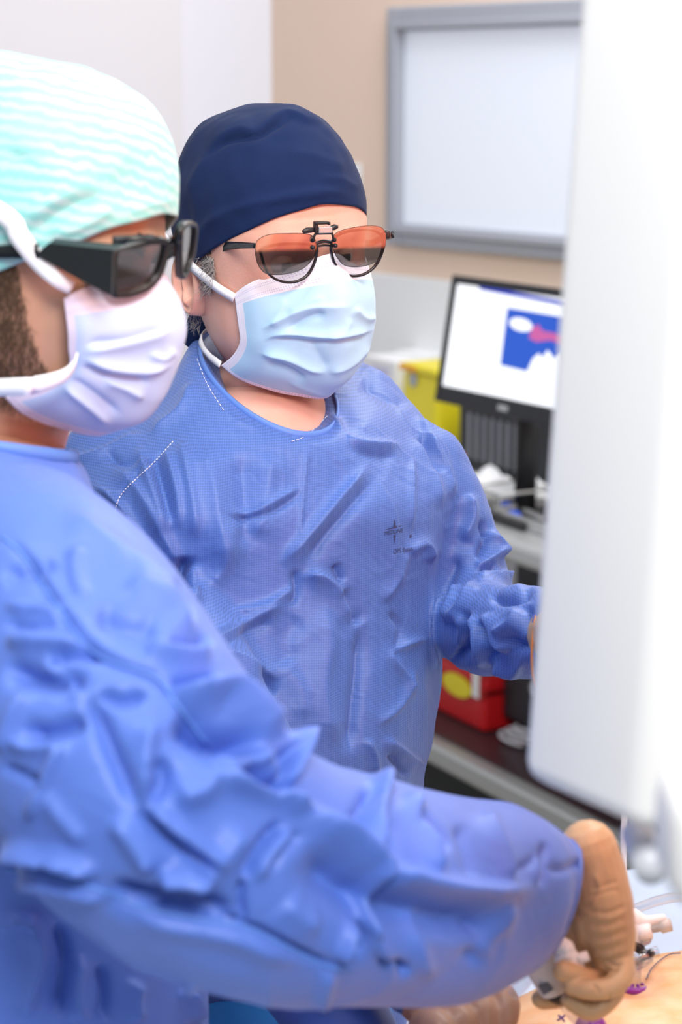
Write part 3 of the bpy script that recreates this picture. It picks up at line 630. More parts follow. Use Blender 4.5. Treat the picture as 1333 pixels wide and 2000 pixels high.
# ================================================================== SURGEON WITH THE NAVY CAP
sB = empty('person', (P(560, 1200, 1.85)[0], P(560, 1200, 1.85)[1], 0), 'surgeon in navy cap and clip-on glasses, looking down to the right', 'person')
TB, RB = pose(31, 7, 5, P(538, 476, 1.85))
specB = [((470, 800, 1.88), (590, 805, 1.88), (540, 835, 1.85)), ((393, 700, 1.87), (655, 782, 1.88), (555, 846, 1.775)), ((315, 780, 1.85), (745, 762, 1.93), (548, 885, 1.755)),
 ((185, 862, 1.83), (838, 838, 1.96), (540, 950, 1.745)), ((128, 930, 1.82), (888, 905, 1.96), (540, 1020, 1.735)), ((185, 1020, 1.82), (889, 1000, 1.95), (545, 1100, 1.735)),
 ((290, 1110, 1.83), (877, 1100, 1.94), (565, 1190, 1.735)), ((330, 1200, 1.83), (863, 1190, 1.93), (590, 1285, 1.73)), ((345, 1330, 1.83), (861, 1320, 1.92), (600, 1425, 1.72)),
 ((350, 1430, 1.83), (848, 1420, 1.92), (600, 1530, 1.72)), ((345, 1530, 1.83), (823, 1520, 1.91), (590, 1630, 1.73)), ((330, 1800, 1.83), (800, 1800, 1.9), (570, 1900, 1.75)),
 ((320, 2300, 1.84), (800, 2300, 1.9), (570, 2450, 1.76)), ((300, 2900, 1.86), (820, 2900, 1.92), (560, 3100, 1.78)), ((300, 3500, 1.86), (820, 3500, 1.92), (560, 3700, 1.78))]
armBr = [(225, 930, 1.86, .062), (255, 1040, 1.80, .064), (320, 1180, 1.76, .058), (420, 1420, 1.66, .058), (560, 1650, 1.58, .056), (760, 1830, 1.54, .048), (850, 1915, 1.52, .038)]
armBl = [(825, 915, 1.93, .045), (885, 1010, 1.93, .040), (912, 1090, 1.92, .038), (925, 1165, 1.90, .040), (940, 1222, 1.86, .046), (985, 1232, 1.79, .043), (1035, 1236, 1.72, .041), (1085, 1240, 1.66, .036)]
tv, tf = remesh([loft(torso_rings(specB)), ptube(armBr), ptube(armBl)], .0042, 14, 1)
foldsB = [
 ([(268, 868), (298, 950), (332, 1045)], .009, 12, 16), ([(300, 880), (318, 960), (336, 1030)], -.007, 12, 10), ([(355, 850), (372, 960), (385, 1060)], .007, 16, 22), ([(322, 870), (345, 960), (352, 1040)], .006, 8, 12),
 ([(170, 935), (235, 990), (300, 1080), (350, 1150)], .008, 8, 26), ([(180, 955), (240, 1010), (300, 1095), (335, 1145)], -.008, 9, 9), ([(215, 900), (270, 960), (330, 1060), (365, 1130)], .006, 10, 18),
 ([(352, 1085), (358, 1120), (368, 1160)], -.022, 14, 12), ([(372, 1100), (378, 1150), (385, 1190)], .008, 10, 30),
 ([(400, 860), (420, 980), (440, 1120)], .008, 30, 34), ([(455, 1010), (440, 1100), (400, 1160)], .006, 20, 30), ([(470, 880), (478, 980), (470, 1080)], -.006, 30, 25), ([(530, 880), (520, 960), (500, 1060)], .005, 25, 28),
 ([(720, 905), (640, 1000), (545, 1105)], .009, 34, 10), ([(735, 930), (660, 1020), (590, 1110)], -.008, 14, 26), ([(640, 800), (690, 862), (790, 872)], .006, 8, 18), ([(660, 830), (700, 880), (780, 892)], -.006, 10, 16),
 ([(438, 1012), (480, 1012), (530, 1000), (590, 960)], -.0035, 5, 7), ([(440, 1004), (500, 1000), (590, 950)], .003, 8, 6), ([(600, 870), (592, 960), (586, 1060)], .0022, 4, 5),
 ([(585, 1132), (615, 1122), (650, 1140), (680, 1180), (702, 1218)], .008, 8, 22), ([(655, 1100), (672, 1138)], -.006, 8, 8), ([(668, 1150), (690, 1190), (708, 1222)], -.008, 12, 8),
 ([(712, 1215), (710, 1300), (700, 1400), (690, 1480)], -.008, 12, 18), ([(628, 1165), (646, 1250), (636, 1350), (668, 1470)], .0055, 18, 34, 1.8), ([(590, 1200), (560, 1250), (575, 1300)], -.003, 20, 30, 2),
 ([(560, 1175), (500, 1205), (430, 1245), (400, 1265)], .007, 16, 12), ([(540, 1210), (490, 1230), (430, 1262)], -.004, 10, 16), ([(430, 1300), (480, 1320), (545, 1355)], -.010, 18, 28), ([(420, 1285), (470, 1280), (550, 1330)], .006, 16, 8),
 ([(545, 1290), (585, 1340), (600, 1410)], .003, 16, 26, 1.8), ([(806, 890), (808, 960), (804, 1040)], .0035, 5, 9), ([(700, 745), (750, 775), (800, 800)], -.006, 9, 12), ([(700, 720), (770, 760), (850, 850)], .006, 10, 14),
 ([(835, 840), (868, 910), (885, 980)], .006, 10, 10), ([(800, 850), (845, 920), (866, 1000)], .005, 8, 12), ([(820, 850), (858, 930)], -.005, 6, 8), ([(790, 1080), (830, 1062), (850, 1100)], .006, 10, 14), ([(800, 1065), (780, 1130), (745, 1180)], .004, 10, 14),
 ([(850, 1248), (810, 1255), (770, 1280), (800, 1330), (810, 1380)], .004, 6, 8), ([(760, 1190), (790, 1230), (770, 1290)], -.004, 8, 8), ([(815, 1300), (790, 1370), (740, 1420)], .004, 6, 8), ([(750, 1440), (790, 1470), (830, 1500)], .005, 7, 12), ([(760, 1470), (785, 1500), (800, 1520)], -.005, 6, 6), ([(720, 1440), (735, 1480), (740, 1520)], .005, 8, 8),
 ([(445, 1195), (520, 1180), (585, 1140)], .004, 6, 14), ([(575, 1110), (580, 1160), (565, 1185)], -.005, 7, 7), ([(850, 1130), (845, 1220), (855, 1320)], .004, 8, 8),
 # neckline / shoulder seams
 ([(335, 860), (300, 900), (240, 960), (225, 1000)], -.0025, 4, 4), ([(395, 750), (440, 810), (520, 850)], .002, 6, 6), ([(380, 740), (360, 800), (290, 850)], .005, 10, 16), ([(120, 900), (200, 880), (280, 840)], .005, 10, 16), ([(200, 880), (240, 900), (300, 890)], -.005, 8, 8),
 # right-hand sleeve
 ([(915, 960), (925, 1010), (905, 1060)], .007, 10, 14), ([(940, 1010), (955, 1050), (930, 1090)], -.009, 8, 8), ([(955, 1035), (975, 1060), (990, 1090)], .009, 10, 10), ([(985, 1072), (955, 1095), (930, 1110)], .006, 9, 9), ([(940, 1100), (950, 1112), (975, 1108)], -.008, 9, 9),
 ([(935, 1105), (945, 1128), (1000, 1122), (1045, 1140)], .009, 8, 22), ([(930, 1130), (905, 1180), (875, 1220)], .009, 14, 10), ([(918, 1190), (900, 1250), (870, 1300)], -.012, 16, 10), ([(918, 1190), (935, 1250), (950, 1315)], .012, 7, 12), ([(905, 1195), (890, 1260), (868, 1298)], .008, 5, 8),
 ([(935, 1210), (955, 1255), (960, 1300)], -.010, 8, 12), ([(950, 1165), (1000, 1165), (1045, 1145)], -.008, 8, 10), ([(945, 1190), (960, 1240), (990, 1280)], .009, 14, 12), ([(1010, 1180), (1000, 1215), (965, 1240)], .008, 12, 10), ([(1030, 1170), (1020, 1220), (1040, 1260)], -.008, 8, 10), ([(980, 1240), (1005, 1265), (1035, 1255)], -.009, 14, 10), ([(960, 1300), (990, 1312), (1020, 1318)], .008, 10, 8), ([(890, 1130), (880, 1180), (868, 1220)], .007, 8, 8), ([(895, 1080), (870, 1140), (866, 1180)], -.006, 10, 8)]
N = normals(tv, tf); X, Y, _ = pix(tv)
H = 1.25*foldize(tv, N, foldsB)
wx = tv+.010*np.stack([vnoise(tv*22, 1), vnoise(tv*22, 2), vnoise(tv*22, 3)], 1)
cr1 = crumple(wx*np.array((14, 14, 10)), 5); amp = np.interp(X, [300, 560, 700, 860, 1000], [.0012, .0018, .0032, .0040, .0060]); H += amp*(cr1-.5)+.0014*ridged(wx*np.array((26, 26, 17)), 9)*np.interp(X, [300, 600, 800], [.2, .7, 1.3])+.0009*ridged(wx*60, 12)*np.interp(X, [300, 600, 800], [.1, .6, 1])+.004*vnoise(tv*9, 8)
gB_v = tv+N*H[:, None]
gB = mk('gown', gB_v, tf, M['gownB'], sB)
from mathutils.bvhtree import BVHTree
bvhB = BVHTree.FromPolygons([tuple(v) for v in gB_v], tf)
def hit(bvh, px, py, off=.0006):
    r = ray(px, py); r /= np.linalg.norm(r); h = bvh.ray_cast(Vector(O0), Vector(r)); 
    if h[0] is None: return None
    return np.array(h[0])-r*off
def stitch_line(bvh, pts, step, ln, r, off=.0008):
    A = cr(np.array(pts, float), 200); L = np.concatenate([[0], np.cumsum(np.linalg.norm(np.diff(A, axis=0), axis=1))]); out = []
    for s in np.arange(0, L[-1]-ln, step):
        a = [np.interp(s, L, A[:, k]) for k in (0, 1)]; b = [np.interp(s+ln, L, A[:, k]) for k in (0, 1)]; p, q = hit(bvh, *a, off), hit(bvh, *b, off)
        if p is not None and q is not None and np.linalg.norm(p-q) < .03: out.append(tube([p, q], r, 5))
    return join(out)
# neckline binding follows the opening ring of the gown
A = cr(np.array([(P(*l), P(*r), P(*f)) for l, r, f in specB]), 70)
k1 = int(round(69/(len(specB)-1)*1)); l, q, f = A[k1]; an = np.linspace(0, 2*math.pi, 73)
nb = np.array([(l+q)/2+(q-l)/2*math.cos(t)*1.0+(f-(l+q)/2)*math.sin(t)*1.0 for t in an]); 
V, f_ = ribbon(nb+np.array((0, 0, .001)), np.array((0, 0, 1.)), .009, .003, 73); mk('neck_binding', V, f_, M['seam'], gB)
mk('shoulder_stitching', *stitch_line(bvhB, [(338, 862), (302, 902), (240, 962), (222, 1005)], 6.5, 3.5, .00055), M['stitch'], gB)
mk('neck_stitching', *stitch_line(bvhB, [(385, 700), (405, 750), (440, 806)], 9, 6, .0004, .001), M['stitch'], gB)
mk('neck_stitching', *stitch_line(bvhB, [(570, 862), (600, 850), (640, 812)], 9, 6, .0004, .001), M['stitch'], gB)
# printed mark
def proj_shape(polys, name, bvh, parent, m):
    V, Fc = [], []; n = 0
    for pts, fs in polys:
        hs = [hit(bvh, x, y, .0008) for x, y in pts]
        if any(h is None for h in hs): continue
        V += hs; Fc += [tuple(i+n for i in f) for f in fs]; n += len(hs)
    return mk(name, V, Fc, m, parent, smooth=False)
star = [([(771.5, 1013), (773.5, 1027), (788, 1026.5), (772.5, 1031.5), (771, 1031.5), (752, 1035), (769, 1029)], [(0, 1, 3, 4, 6), (1, 2, 3), (4, 5, 6)]), ([(770, 1045), (773.5, 1045), (771.3, 1064)], [(0, 1, 2)])]
proj_shape(star, 'printed_star', bvhB, gB, M['logo'])
def text_poly(body, size, shear, ox, oy, ex, ey, dx, dy):
    cu = bpy.data.curves.new('t', 'FONT'); cu.body = body; cu.size = size; cu.shear = shear; cu.resolution_u = 3; cu.offset = .012*size*0
    o = bpy.data.objects.new('t', cu); C.objects.link(o); me = o.to_mesh(); V = np.array([v.co for v in me.vertices]); Fc = [tuple(p.vertices) for p in me.polygons]
    o.to_mesh_clear(); bpy.data.objects.remove(o); w = V[:, 0].max(); V[:, 0] /= w; V[:, 1] /= size
    return [([(ox+ex*a+dx*b, oy+ey*a+dy*b) for a, b in V[:, :2]], Fc)]
proj_shape(text_poly('MEDLINE', 1, .35, 750.5, 1046, 38.5, -7.2, -0.3, -11.5), 'printed_word', bvhB, gB, M['logo'])
proj_shape(text_poly('OPS Essen', 1, 0, 769, 1082, 38, -6.5, -.6, -13.5), 'printed_line', bvhB, gB, M['logo'])
proj_shape([([(801.5, 1045), (804, 1044), (805, 1047), (804, 1050.5), (801.5, 1051)], [(0, 1, 2, 3, 4)])], 'printed_dot', bvhB, gB, M['logo'])
# body
sh = lambda sp, k: [tuple(np.array(((q[0]-525)*k+525, q[1]+8, q[2]+(.03 if j == 2 else .0)))for j, q in enumerate(row)) for row in sp]
spBi = [((450, 720, 1.90), (610, 720, 1.92), (540, 760, 1.84)), ((410, 770, 1.89), (650, 780, 1.93), (552, 838, 1.80)), ((360, 820, 1.88), (700, 810, 1.95), (548, 900, 1.80)), ((250, 900, 1.87), (830, 880, 1.95), (545, 990, 1.79)), ((250, 1020, 1.87), (840, 1000, 1.95), (545, 1100, 1.79)), ((360, 1180, 1.87), (830, 1180, 1.93), (590, 1270, 1.78)), ((380, 1500, 1.87), (800, 1500, 1.92), (590, 1600, 1.78)), ((380, 1900, 1.88), (770, 1900, 1.92), (570, 2000, 1.8))]
legs = [tube([(P(x, 1900, 1.9)[0], 1.88, .95), (P(x, 1900, 1.9)[0], 1.88, .5), (P(x, 1900, 1.9)[0], 1.9, .08), (P(x, 1900, 1.9)[0]+.03, 1.80, .035)], (.08, .06, .045, .035), 16, 20, rnd=True) for x in (470, 680)]
inn = lambda path, k: [(x, y, d, r*k) for x, y, d, r in path]
nkB = ((-.135, .036, -.075, .058), (-.17, .030, -.085, .064), (-.21, .034, -.10, .082), (-.24, .036, -.10, .085))
bB = build_body('body', sB, TB, M['skinB'], [loft(torso_rings(spBi, 48, 40)), ptube(inn(armBr, .62)), ptube(inn(armBl, .62))]+legs, .10, nkB)
# cap
capB = dict(rx=.0855, ryf=.101, ryb=.118, rz=.104, cz=.022, cy=-.008, pw=.80, brim=[.054, .044, .020, -.012, -.040, -.055, -.060, -.055, -.040, -.012, .020, .044])
V, Fc, uv = cap_local(capB, 1); V = TB(V); Fc = outward(V, Fc, TB(np.array([(0, 0, .03)]))[0]); N = normals(V, Fc)
H = foldize(V, N, [([(400, 300), (440, 268), (470, 258), (500, 262), (530, 240), (560, 226), (600, 240), (640, 238)], .0055, 26, 4), ([(405, 306), (440, 276), (498, 268), (540, 245), (575, 232)], -.0045, 5, 6), ([(365, 470), (430, 420), (480, 400), (560, 380), (640, 372), (700, 390)], .0022, 5, 12), ([(500, 400), (580, 386), (650, 380)], .0015, 5, 5), ([(560, 300), (620, 305), (680, 330)], .0018, 10, 18), ([(360, 400), (380, 350), (410, 300)], .0025, 10, 12), ([(380, 500), (400, 440), (430, 410)], .002, 8, 10), ([(620, 345), (670, 350), (705, 372)], .0015, 6, 8), ([(370, 360), (366, 410), (372, 450)], -.002, 8, 8)])
H += .0022*vnoise(V*28, 4)+.0010*vnoise(V*70, 6); V = V+N*H[:, None]; V, Fc = shell(V, Fc, .0015); cpB = mk('surgical_cap', V, Fc, M['navy'], sB)
t0 = P(392, 615, 1.90)
V, f = ribbon([P(400, 585, 1.94), P(388, 625, 1.93), P(372, 655, 1.92), P(360, 672, 1.92)], (1, 0, .3), [.018, .022, .02, .012], .003, 16); mk('cap_tie', V, f, M['navy'], cpB)
# mask
foldsM = [([(508, 645), (560, 618), (610, 601), (690, 598)], .0035, 5, 14), ([(560, 648), (600, 620), (640, 610)], -.0045, 8, 10), ([(690, 600), (715, 622), (738, 618)], .0035, 8, 8), ([(512, 665), (560, 652), (640, 658), (700, 652), (736, 640)], .0045, 9, 5), ([(520, 662), (555, 662), (640, 668), (730, 650)], -.0035, 4, 8),
 ([(505, 690), (560, 700), (610, 722), (640, 730)], .0045, 9, 6), ([(515, 702), (560, 718), (600, 745)], -.005, 6, 14), ([(640, 730), (680, 715), (730, 672)], .0035, 8, 8), ([(600, 660), (620, 690), (640, 725)], -.0025, 14, 14), ([(560, 580), (545, 610), (530, 640)], .0015, 8, 8), ([(640, 580), (600, 590), (560, 615)], .002, 12, 8), ([(690, 620), (670, 650), (640, 660)], .002, 8, 10), ([(560, 745), (620, 768), (660, 770)], .002, 6, 6)]
mB = mask_mat('pleated_blue_mask', (.43, .68, .88), (.84, .83, .93), (.155, .972, .045, .062, .118, .134, .985))
V, Fc, uv = mask_mesh(TB, mask_net(), foldsM, .0006, 21); mkB = mk('face_mask', V, Fc, mB, sB, uv=uv)
eB = lambda: None
Rx_, Ry_, Rz_ = RB[:, 0], RB[:, 1], RB[:, 2]
def strap(pts_local, T, w, parent, name='tie', up=(0, 0, 1.), extra=None, m=None):
    A = T(np.array(pts_local)); V, f = ribbon(A, np.array(up), w, .0012, 50); return mk(name, V, f, m or M['white_cloth'], parent)
strap([(.0705, .050, -.031), (.078, .030, -.024), (.0840, .005, -.014), (.0905, -.025, .000), (.0890, -.055, .012), (.070, -.095, .02), (.03, -.125, .025), (-.03, -.125, .025)], TB, .0085, mkB)
strap([(-.0705, .050, -.031), (-.080, .030, -.024), (-.086, .005, -.014), (-.090, -.025, .0), (-.089, -.055, .012), (-.070, -.095, .02), (-.03, -.125, .025)], TB, .0085, mkB)
mc = TB(np.array([(.0745, .025, -.0985)]))[0]
V, f = ribbon([mc, (mc+P(410, 696, 1.86))/2, P(410, 696, 1.86), P(395, 676, 1.875), P(393, 655, 1.885), P(410, 640, 1.93)], (.4, 0, .9), [.006, .0065, .006, .0055, .005, .005], .0012, 40); mk('tie', V, f, M['white_cloth'], mkB)
# hair at temple and nape
roots, dirs = [], []
for k in range(420):
    a = random.random(); b = random.random(); x, y, z = .0765+.002*random.random(), .004+.022*a, .002-.036*b*(1-.35*a); roots.append(TB(np.array([(x, y, z)]))[0]); dirs.append(RB @ np.array((.12, -.35, -.9)))
mk('temple_hair', *strands(roots, dirs, .012, .00028, .35), M['hair_grey'], sB); roots, dirs = [], []
for k in range(160):
    t = random.uniform(.9, 2.2); roots.append(TB(np.array([(.072*math.sin(t)+.0, -.02-.068*(1-math.sin(t))-.045*random.random(), -.052-.028*random.random())]))[0]); dirs.append(RB @ np.array((.15, -.3, -.9)))
mk('nape_hair', *strands(roots, dirs, .008, .00022, .35), M['hair_grey'], sB)

# ---- spectacles with clip-on lenses
cx = lambda X, Y: (400+X/3.508, 400+Y/3.508)
gl0 = TB(np.array([(0, .110, -.004)]))[0]
def facing(th, nz): v = np.array((math.sin(math.radians(th)), -math.cos(math.radians(th)), nz)); return v/np.linalg.norm(v)
ng = facing(25.5, -.14); nc = facing(24.5, -.094); gc0 = gl0+ng*.008
gls = empty('glasses', gl0, None, None); del_keys = [gls.pop(k) for k in ('label', 'category') if k in gls.keys()]; gls.parent = sB; gls.location = tuple(gl0-ORG[sB.name])
on = lambda pts, p, n: np.array([onplane(*cx(*q), p, n) for q in pts])
def closed(pts, m): A = np.vstack([pts, pts[:1]]); k = len(pts); B = np.vstack([pts[-2:], pts, pts[:3]]); q = cr(B, (k+4)*8+1); return q[16:16+k*8:max(1, k*8//m)]
rimL = [(388, 305), (392, 350), (412, 420), (445, 478), (500, 515), (575, 530), (645, 518), (705, 478), (745, 410), (765, 340), (762, 290), (700, 272), (600, 268), (490, 275)]
rimR = [(868, 290), (874, 345), (892, 400), (930, 450), (980, 479), (1040, 486), (1105, 468), (1165, 420), (1205, 350), (1222, 280), (1215, 222), (1180, 186), (1120, 172), (1040, 175), (960, 190), (895, 225)]
clL = [(347, 290), (352, 262), (372, 236), (420, 211), (480, 200), (560, 197), (640, 196), (700, 201), (738, 213), (757, 240), (765, 285), (760, 325), (740, 370), (705, 412), (655, 446), (590, 467), (520, 478), (440, 475), (400, 455), (367, 410), (350, 350)]
clR = [(875, 245), (885, 212), (915, 186), (970, 167), (1060, 150), (1140, 143), (1200, 151), (1230, 176), (1243, 222), (1235, 290), (1212, 350), (1175, 388), (1110, 415), (1030, 426), (960, 414), (918, 375), (888, 320)]
rims = []
for rp in (rimL, rimR):
    c = closed(on(rp, gl0, ng), 70); c = np.vstack([c, c[:1]]); rims.append(ribbon(c, ng, .0030, .0022))
mk('frame', *join(rims+[tube(on([(760, 268), (815, 250), (870, 258)], gl0+ng*.001, ng), .0017, 10, 10), tube(on([(764, 288), (815, 278), (868, 280)], gl0, ng), .0010, 8, 10)]), M['black_frame'], gls)
for nm, rp in (('spectacle_lens', rimL), ('spectacle_lens', rimR)): mk(nm, *plate(closed(on(rp, gl0, ng), 60), ng, .0016), M['lens'], gls, smooth=False)
for rp in (clL, clR): mk('clip_lens', *plate(closed(on(rp, gc0, nc), 90), nc, .0010), M['clip'], gls, smooth=False)
# lens edges of the clip
mk('clip_edge', *join([tube(np.vstack([closed(on(rp, gc0, nc), 90)]*1+[closed(on(rp, gc0, nc), 90)[:1]]), .00035, 6) for rp in (clL, clR)]), M['black_frame'], gls)
# temples
hR = onplane(*cx(1245, 205), gl0, ng); hL = onplane(*cx(352, 280), gl0, ng)
ear = lambda s: [TB(np.array([(s*.081, .03, -.004)]))[0], TB(np.array([(s*.083, -.012, -.004)]))[0], TB(np.array([(s*.080, -.035, -.025)]))[0]]
tp1 = [hL, onplane(*cx(210, 278), TB(np.array([(.078, .06, 0)]))[0], ng), onplane(*cx(105, 292), TB(np.array([(.079, .03, 0)]))[0], ng), ear(1)[1], ear(1)[2]]
V, f = ribbon(tp1, (0, 0, 1.), [.0045, .0065, .0085, .006, .005], .0022, 40); mk('temple_arm', V, f, M['black_frame'], gls)
e2 = ear(-1); V, f = ribbon([hR+np.array((.006, 0, 0)), (hR+e2[0])/2+np.array((.004, 0, 0)), e2[0], e2[1], e2[2]], (0, 0, 1.), [.006, .006, .006, .006, .005], .0022, 40); mk('temple_arm', V, f, M['black_frame'], gls)
mk('hinge', *join([box(onplane(*cx(1246, 203), gl0, ng), (.006, .004, .0075), None, .001), tube([onplane(*cx(1215, 208), gl0, ng), onplane(*cx(1262, 200), gl0, ng)], .0022, 8)]), M['black_frame'], gls)
# clip mechanism
gm = gc0+nc*.003; rr = np.cross(np.array((0, 0, 1.)), -nc); rr = rr/np.linalg.norm(rr); rr = rr if rr[0] > 0 else -rr; uu = np.cross(nc, rr); uu = uu if uu[2] > 0 else -uu; RG = np.array([rr, nc, uu])
def gbox(x0, y0, x1, y1, o, dpt, bev=.0006):
    a, b = onplane(*cx(x0, y0), gm, nc), onplane(*cx(x1, y1), gm, nc); c = (a+b)/2+nc*o; return box(c, (abs(np.dot(b-a, rr)), dpt, abs(np.dot(b-a, uu))), RG, bev)
clipm = mk('clip_bracket', *join([gbox(752, 116, 848, 132, 0, .006), gbox(750, 118, 772, 190, 0, .005), gbox(836, 112, 850, 136, .003, .003), tube(on([(672, 186), (700, 176), (745, 172)], gm, nc), [.0016, .0026, .0022], 8, 8), tube(on([(865, 160), (890, 153), (912, 150)], gm, nc), [.0020, .0026, .0016], 8, 8),
    tube(on([(768, 182), (752, 215), (744, 245)], gm, nc), .0011, 8, 8), tube(on([(866, 175), (876, 205), (886, 240)], gm, nc), .0011, 8, 8), tube(on([(765, 195), (870, 193)], gm, nc), .0014, 8)]), M['black_matt'], gls)
mk('clip_cover', *gbox(776, 150, 866, 190, .001, .004), M['steel'], gls, smooth=False)
mk('clip_rivet', *join([sphere(onplane(*cx(*q), gm-nc*.002, nc), .0021, 10, 6) for q in ((741, 243), (741, 293), (889, 241), (897, 280))]), M['black_matt'], gls)

# ---- gloves of this surgeon
def hand(paths, vox=.0016, sm=5): return remesh([tube(np.array([P(x, y, d) for x, y, d, r in p]), [r for *_, r in p], 18, max(14, 6*len(p)), rnd=True) for p in paths], vox, sm)
gRp = [[(800, 1880, 1.53, .030), (850, 1925, 1.52, .034), (895, 1960, 1.51, .034)], [(880, 1960, 1.51, .020), (935, 1935, 1.49, .014), (985, 1950, 1.47, .0105), (990, 1985, 1.46, .0095), (970, 2030, 1.46, .009)],
 [(870, 1985, 1.50, .018), (915, 1960, 1.475, .0125), (945, 1975, 1.46, .0105), (948, 2020, 1.455, .0095), (940, 2055, 1.455, .009)], [(860, 2000, 1.49, .018), (885, 1985, 1.465, .0125), (905, 1998, 1.45, .0105), (908, 2040, 1.45, .009)], [(840, 2010, 1.49, .017), (850, 2000, 1.455, .012), (866, 2015, 1.44, .010), (868, 2050, 1.44, .009)],
 [(900, 1990, 1.53, .02), (950, 2020, 1.53, .013), (985, 2050, 1.52, .010)]]
V, f = hand(gRp, .002, 5); mk('surgical_glove', V, f, M['gloveB'], sB)
gLp = [[(1095, 1240, 1.65, .028), (1130, 1245, 1.62, .033), (1160, 1255, 1.58, .036)]]+[[(1150, 1235+i*14, 1.58-.004*i, .014), (1205, 1225+i*18, 1.56, .0105), (1240, 1240+i*20, 1.54, .0095), (1245, 1275+i*18, 1.53, .0085)] for i in range(4)]+[[(1120, 1240, 1.60, .018), (1150, 1200, 1.57, .012), (1190, 1190, 1.55, .010)]]
V, f = hand(gLp, .002, 5); g2 = mk('surgical_glove', V, f, M['glove'], sB)
c = P(1056, 1258, 1.665); ring = [c+np.array((.010*math.cos(t)-.016*abs(math.sin(t))*0, 0, 0))+np.array((0, .03, 0))*math.cos(t)+np.array((0, 0, .036))*math.sin(t) for t in np.linspace(0, 2*math.pi, 40)]
mk('rolled_cuff', *tube(ring, .0012, 8), mat('orange_latex', (.62, .25, .07), .4), g2)

# ================================================================== SURGEON WITH THE MINT CAP (nearer)
sA = empty('person', (P(40, 1400, 1.45)[0], P(40, 1400, 1.45)[1], 0), 'surgeon in mint cap and dark wrap glasses, arm reaching across the foreground', 'person')
TA, RA = pose(66, 14, 0, P(66, 476, 1.42))
specA = [((-30, 905, 1.46), (75, 905, 1.46), (25, 925, 1.41)), ((-205, 842, 1.42), (137, 890, 1.47), (30, 880, 1.345)), ((-235, 880, 1.42), (168, 945, 1.47), (15, 925, 1.30)),
 ((-262, 945, 1.42), (200, 1010, 1.45), (0, 1000, 1.25)), ((-275, 1060, 1.42), (220, 1100, 1.45), (0, 1130, 1.23)), ((-275, 1200, 1.42), (250, 1220, 1.45), (0, 1270, 1.24)),
 ((-265, 1450, 1.42), (320, 1450, 1.46), (20, 1520, 1.27)), ((-235, 1750, 1.42), (385, 1720, 1.46), (60, 1850, 1.30)), ((-235, 2000, 1.42), (412, 1985, 1.46), (80, 2150, 1.31)),
 ((-235, 2600, 1.44), (420, 2500, 1.48), (80, 2800, 1.32)), ((-235, 3500, 1.46), (420, 3400, 1.5), (80, 3700, 1.34))]
armA = [(25, 1075, 1.30, .066), (95, 1170, 1.23, .074), (170, 1310, 1.18, .080), (245, 1470, 1.15, .086), (345, 1610, 1.15, .086), (500, 1700, 1.17, .080), (670, 1735, 1.22, .076), (840, 1752, 1.29, .071), (950, 1742, 1.33, .064), (1025, 1742, 1.353, .056), (1072, 1750, 1.360, .046), (1098, 1758, 1.362, .040)]
armA2 = [(90, 1100, 1.60, .06), (260, 1400, 1.66, .06), (420, 1700, 1.62, .055), (600, 1900, 1.60, .045), (700, 2060, 1.56, .04)]
cuff = ptube([(1082, 1753, 1.361, .042), (1098, 1758, 1.362, .0385), (1108, 1761, 1.362, .037)], 8, 28, rnd=False)
av, af = remesh([loft(torso_rings(specA)), ptube(armA, 60, 36, rnd=False), ptube(armA2)], .0055, 16, 1)
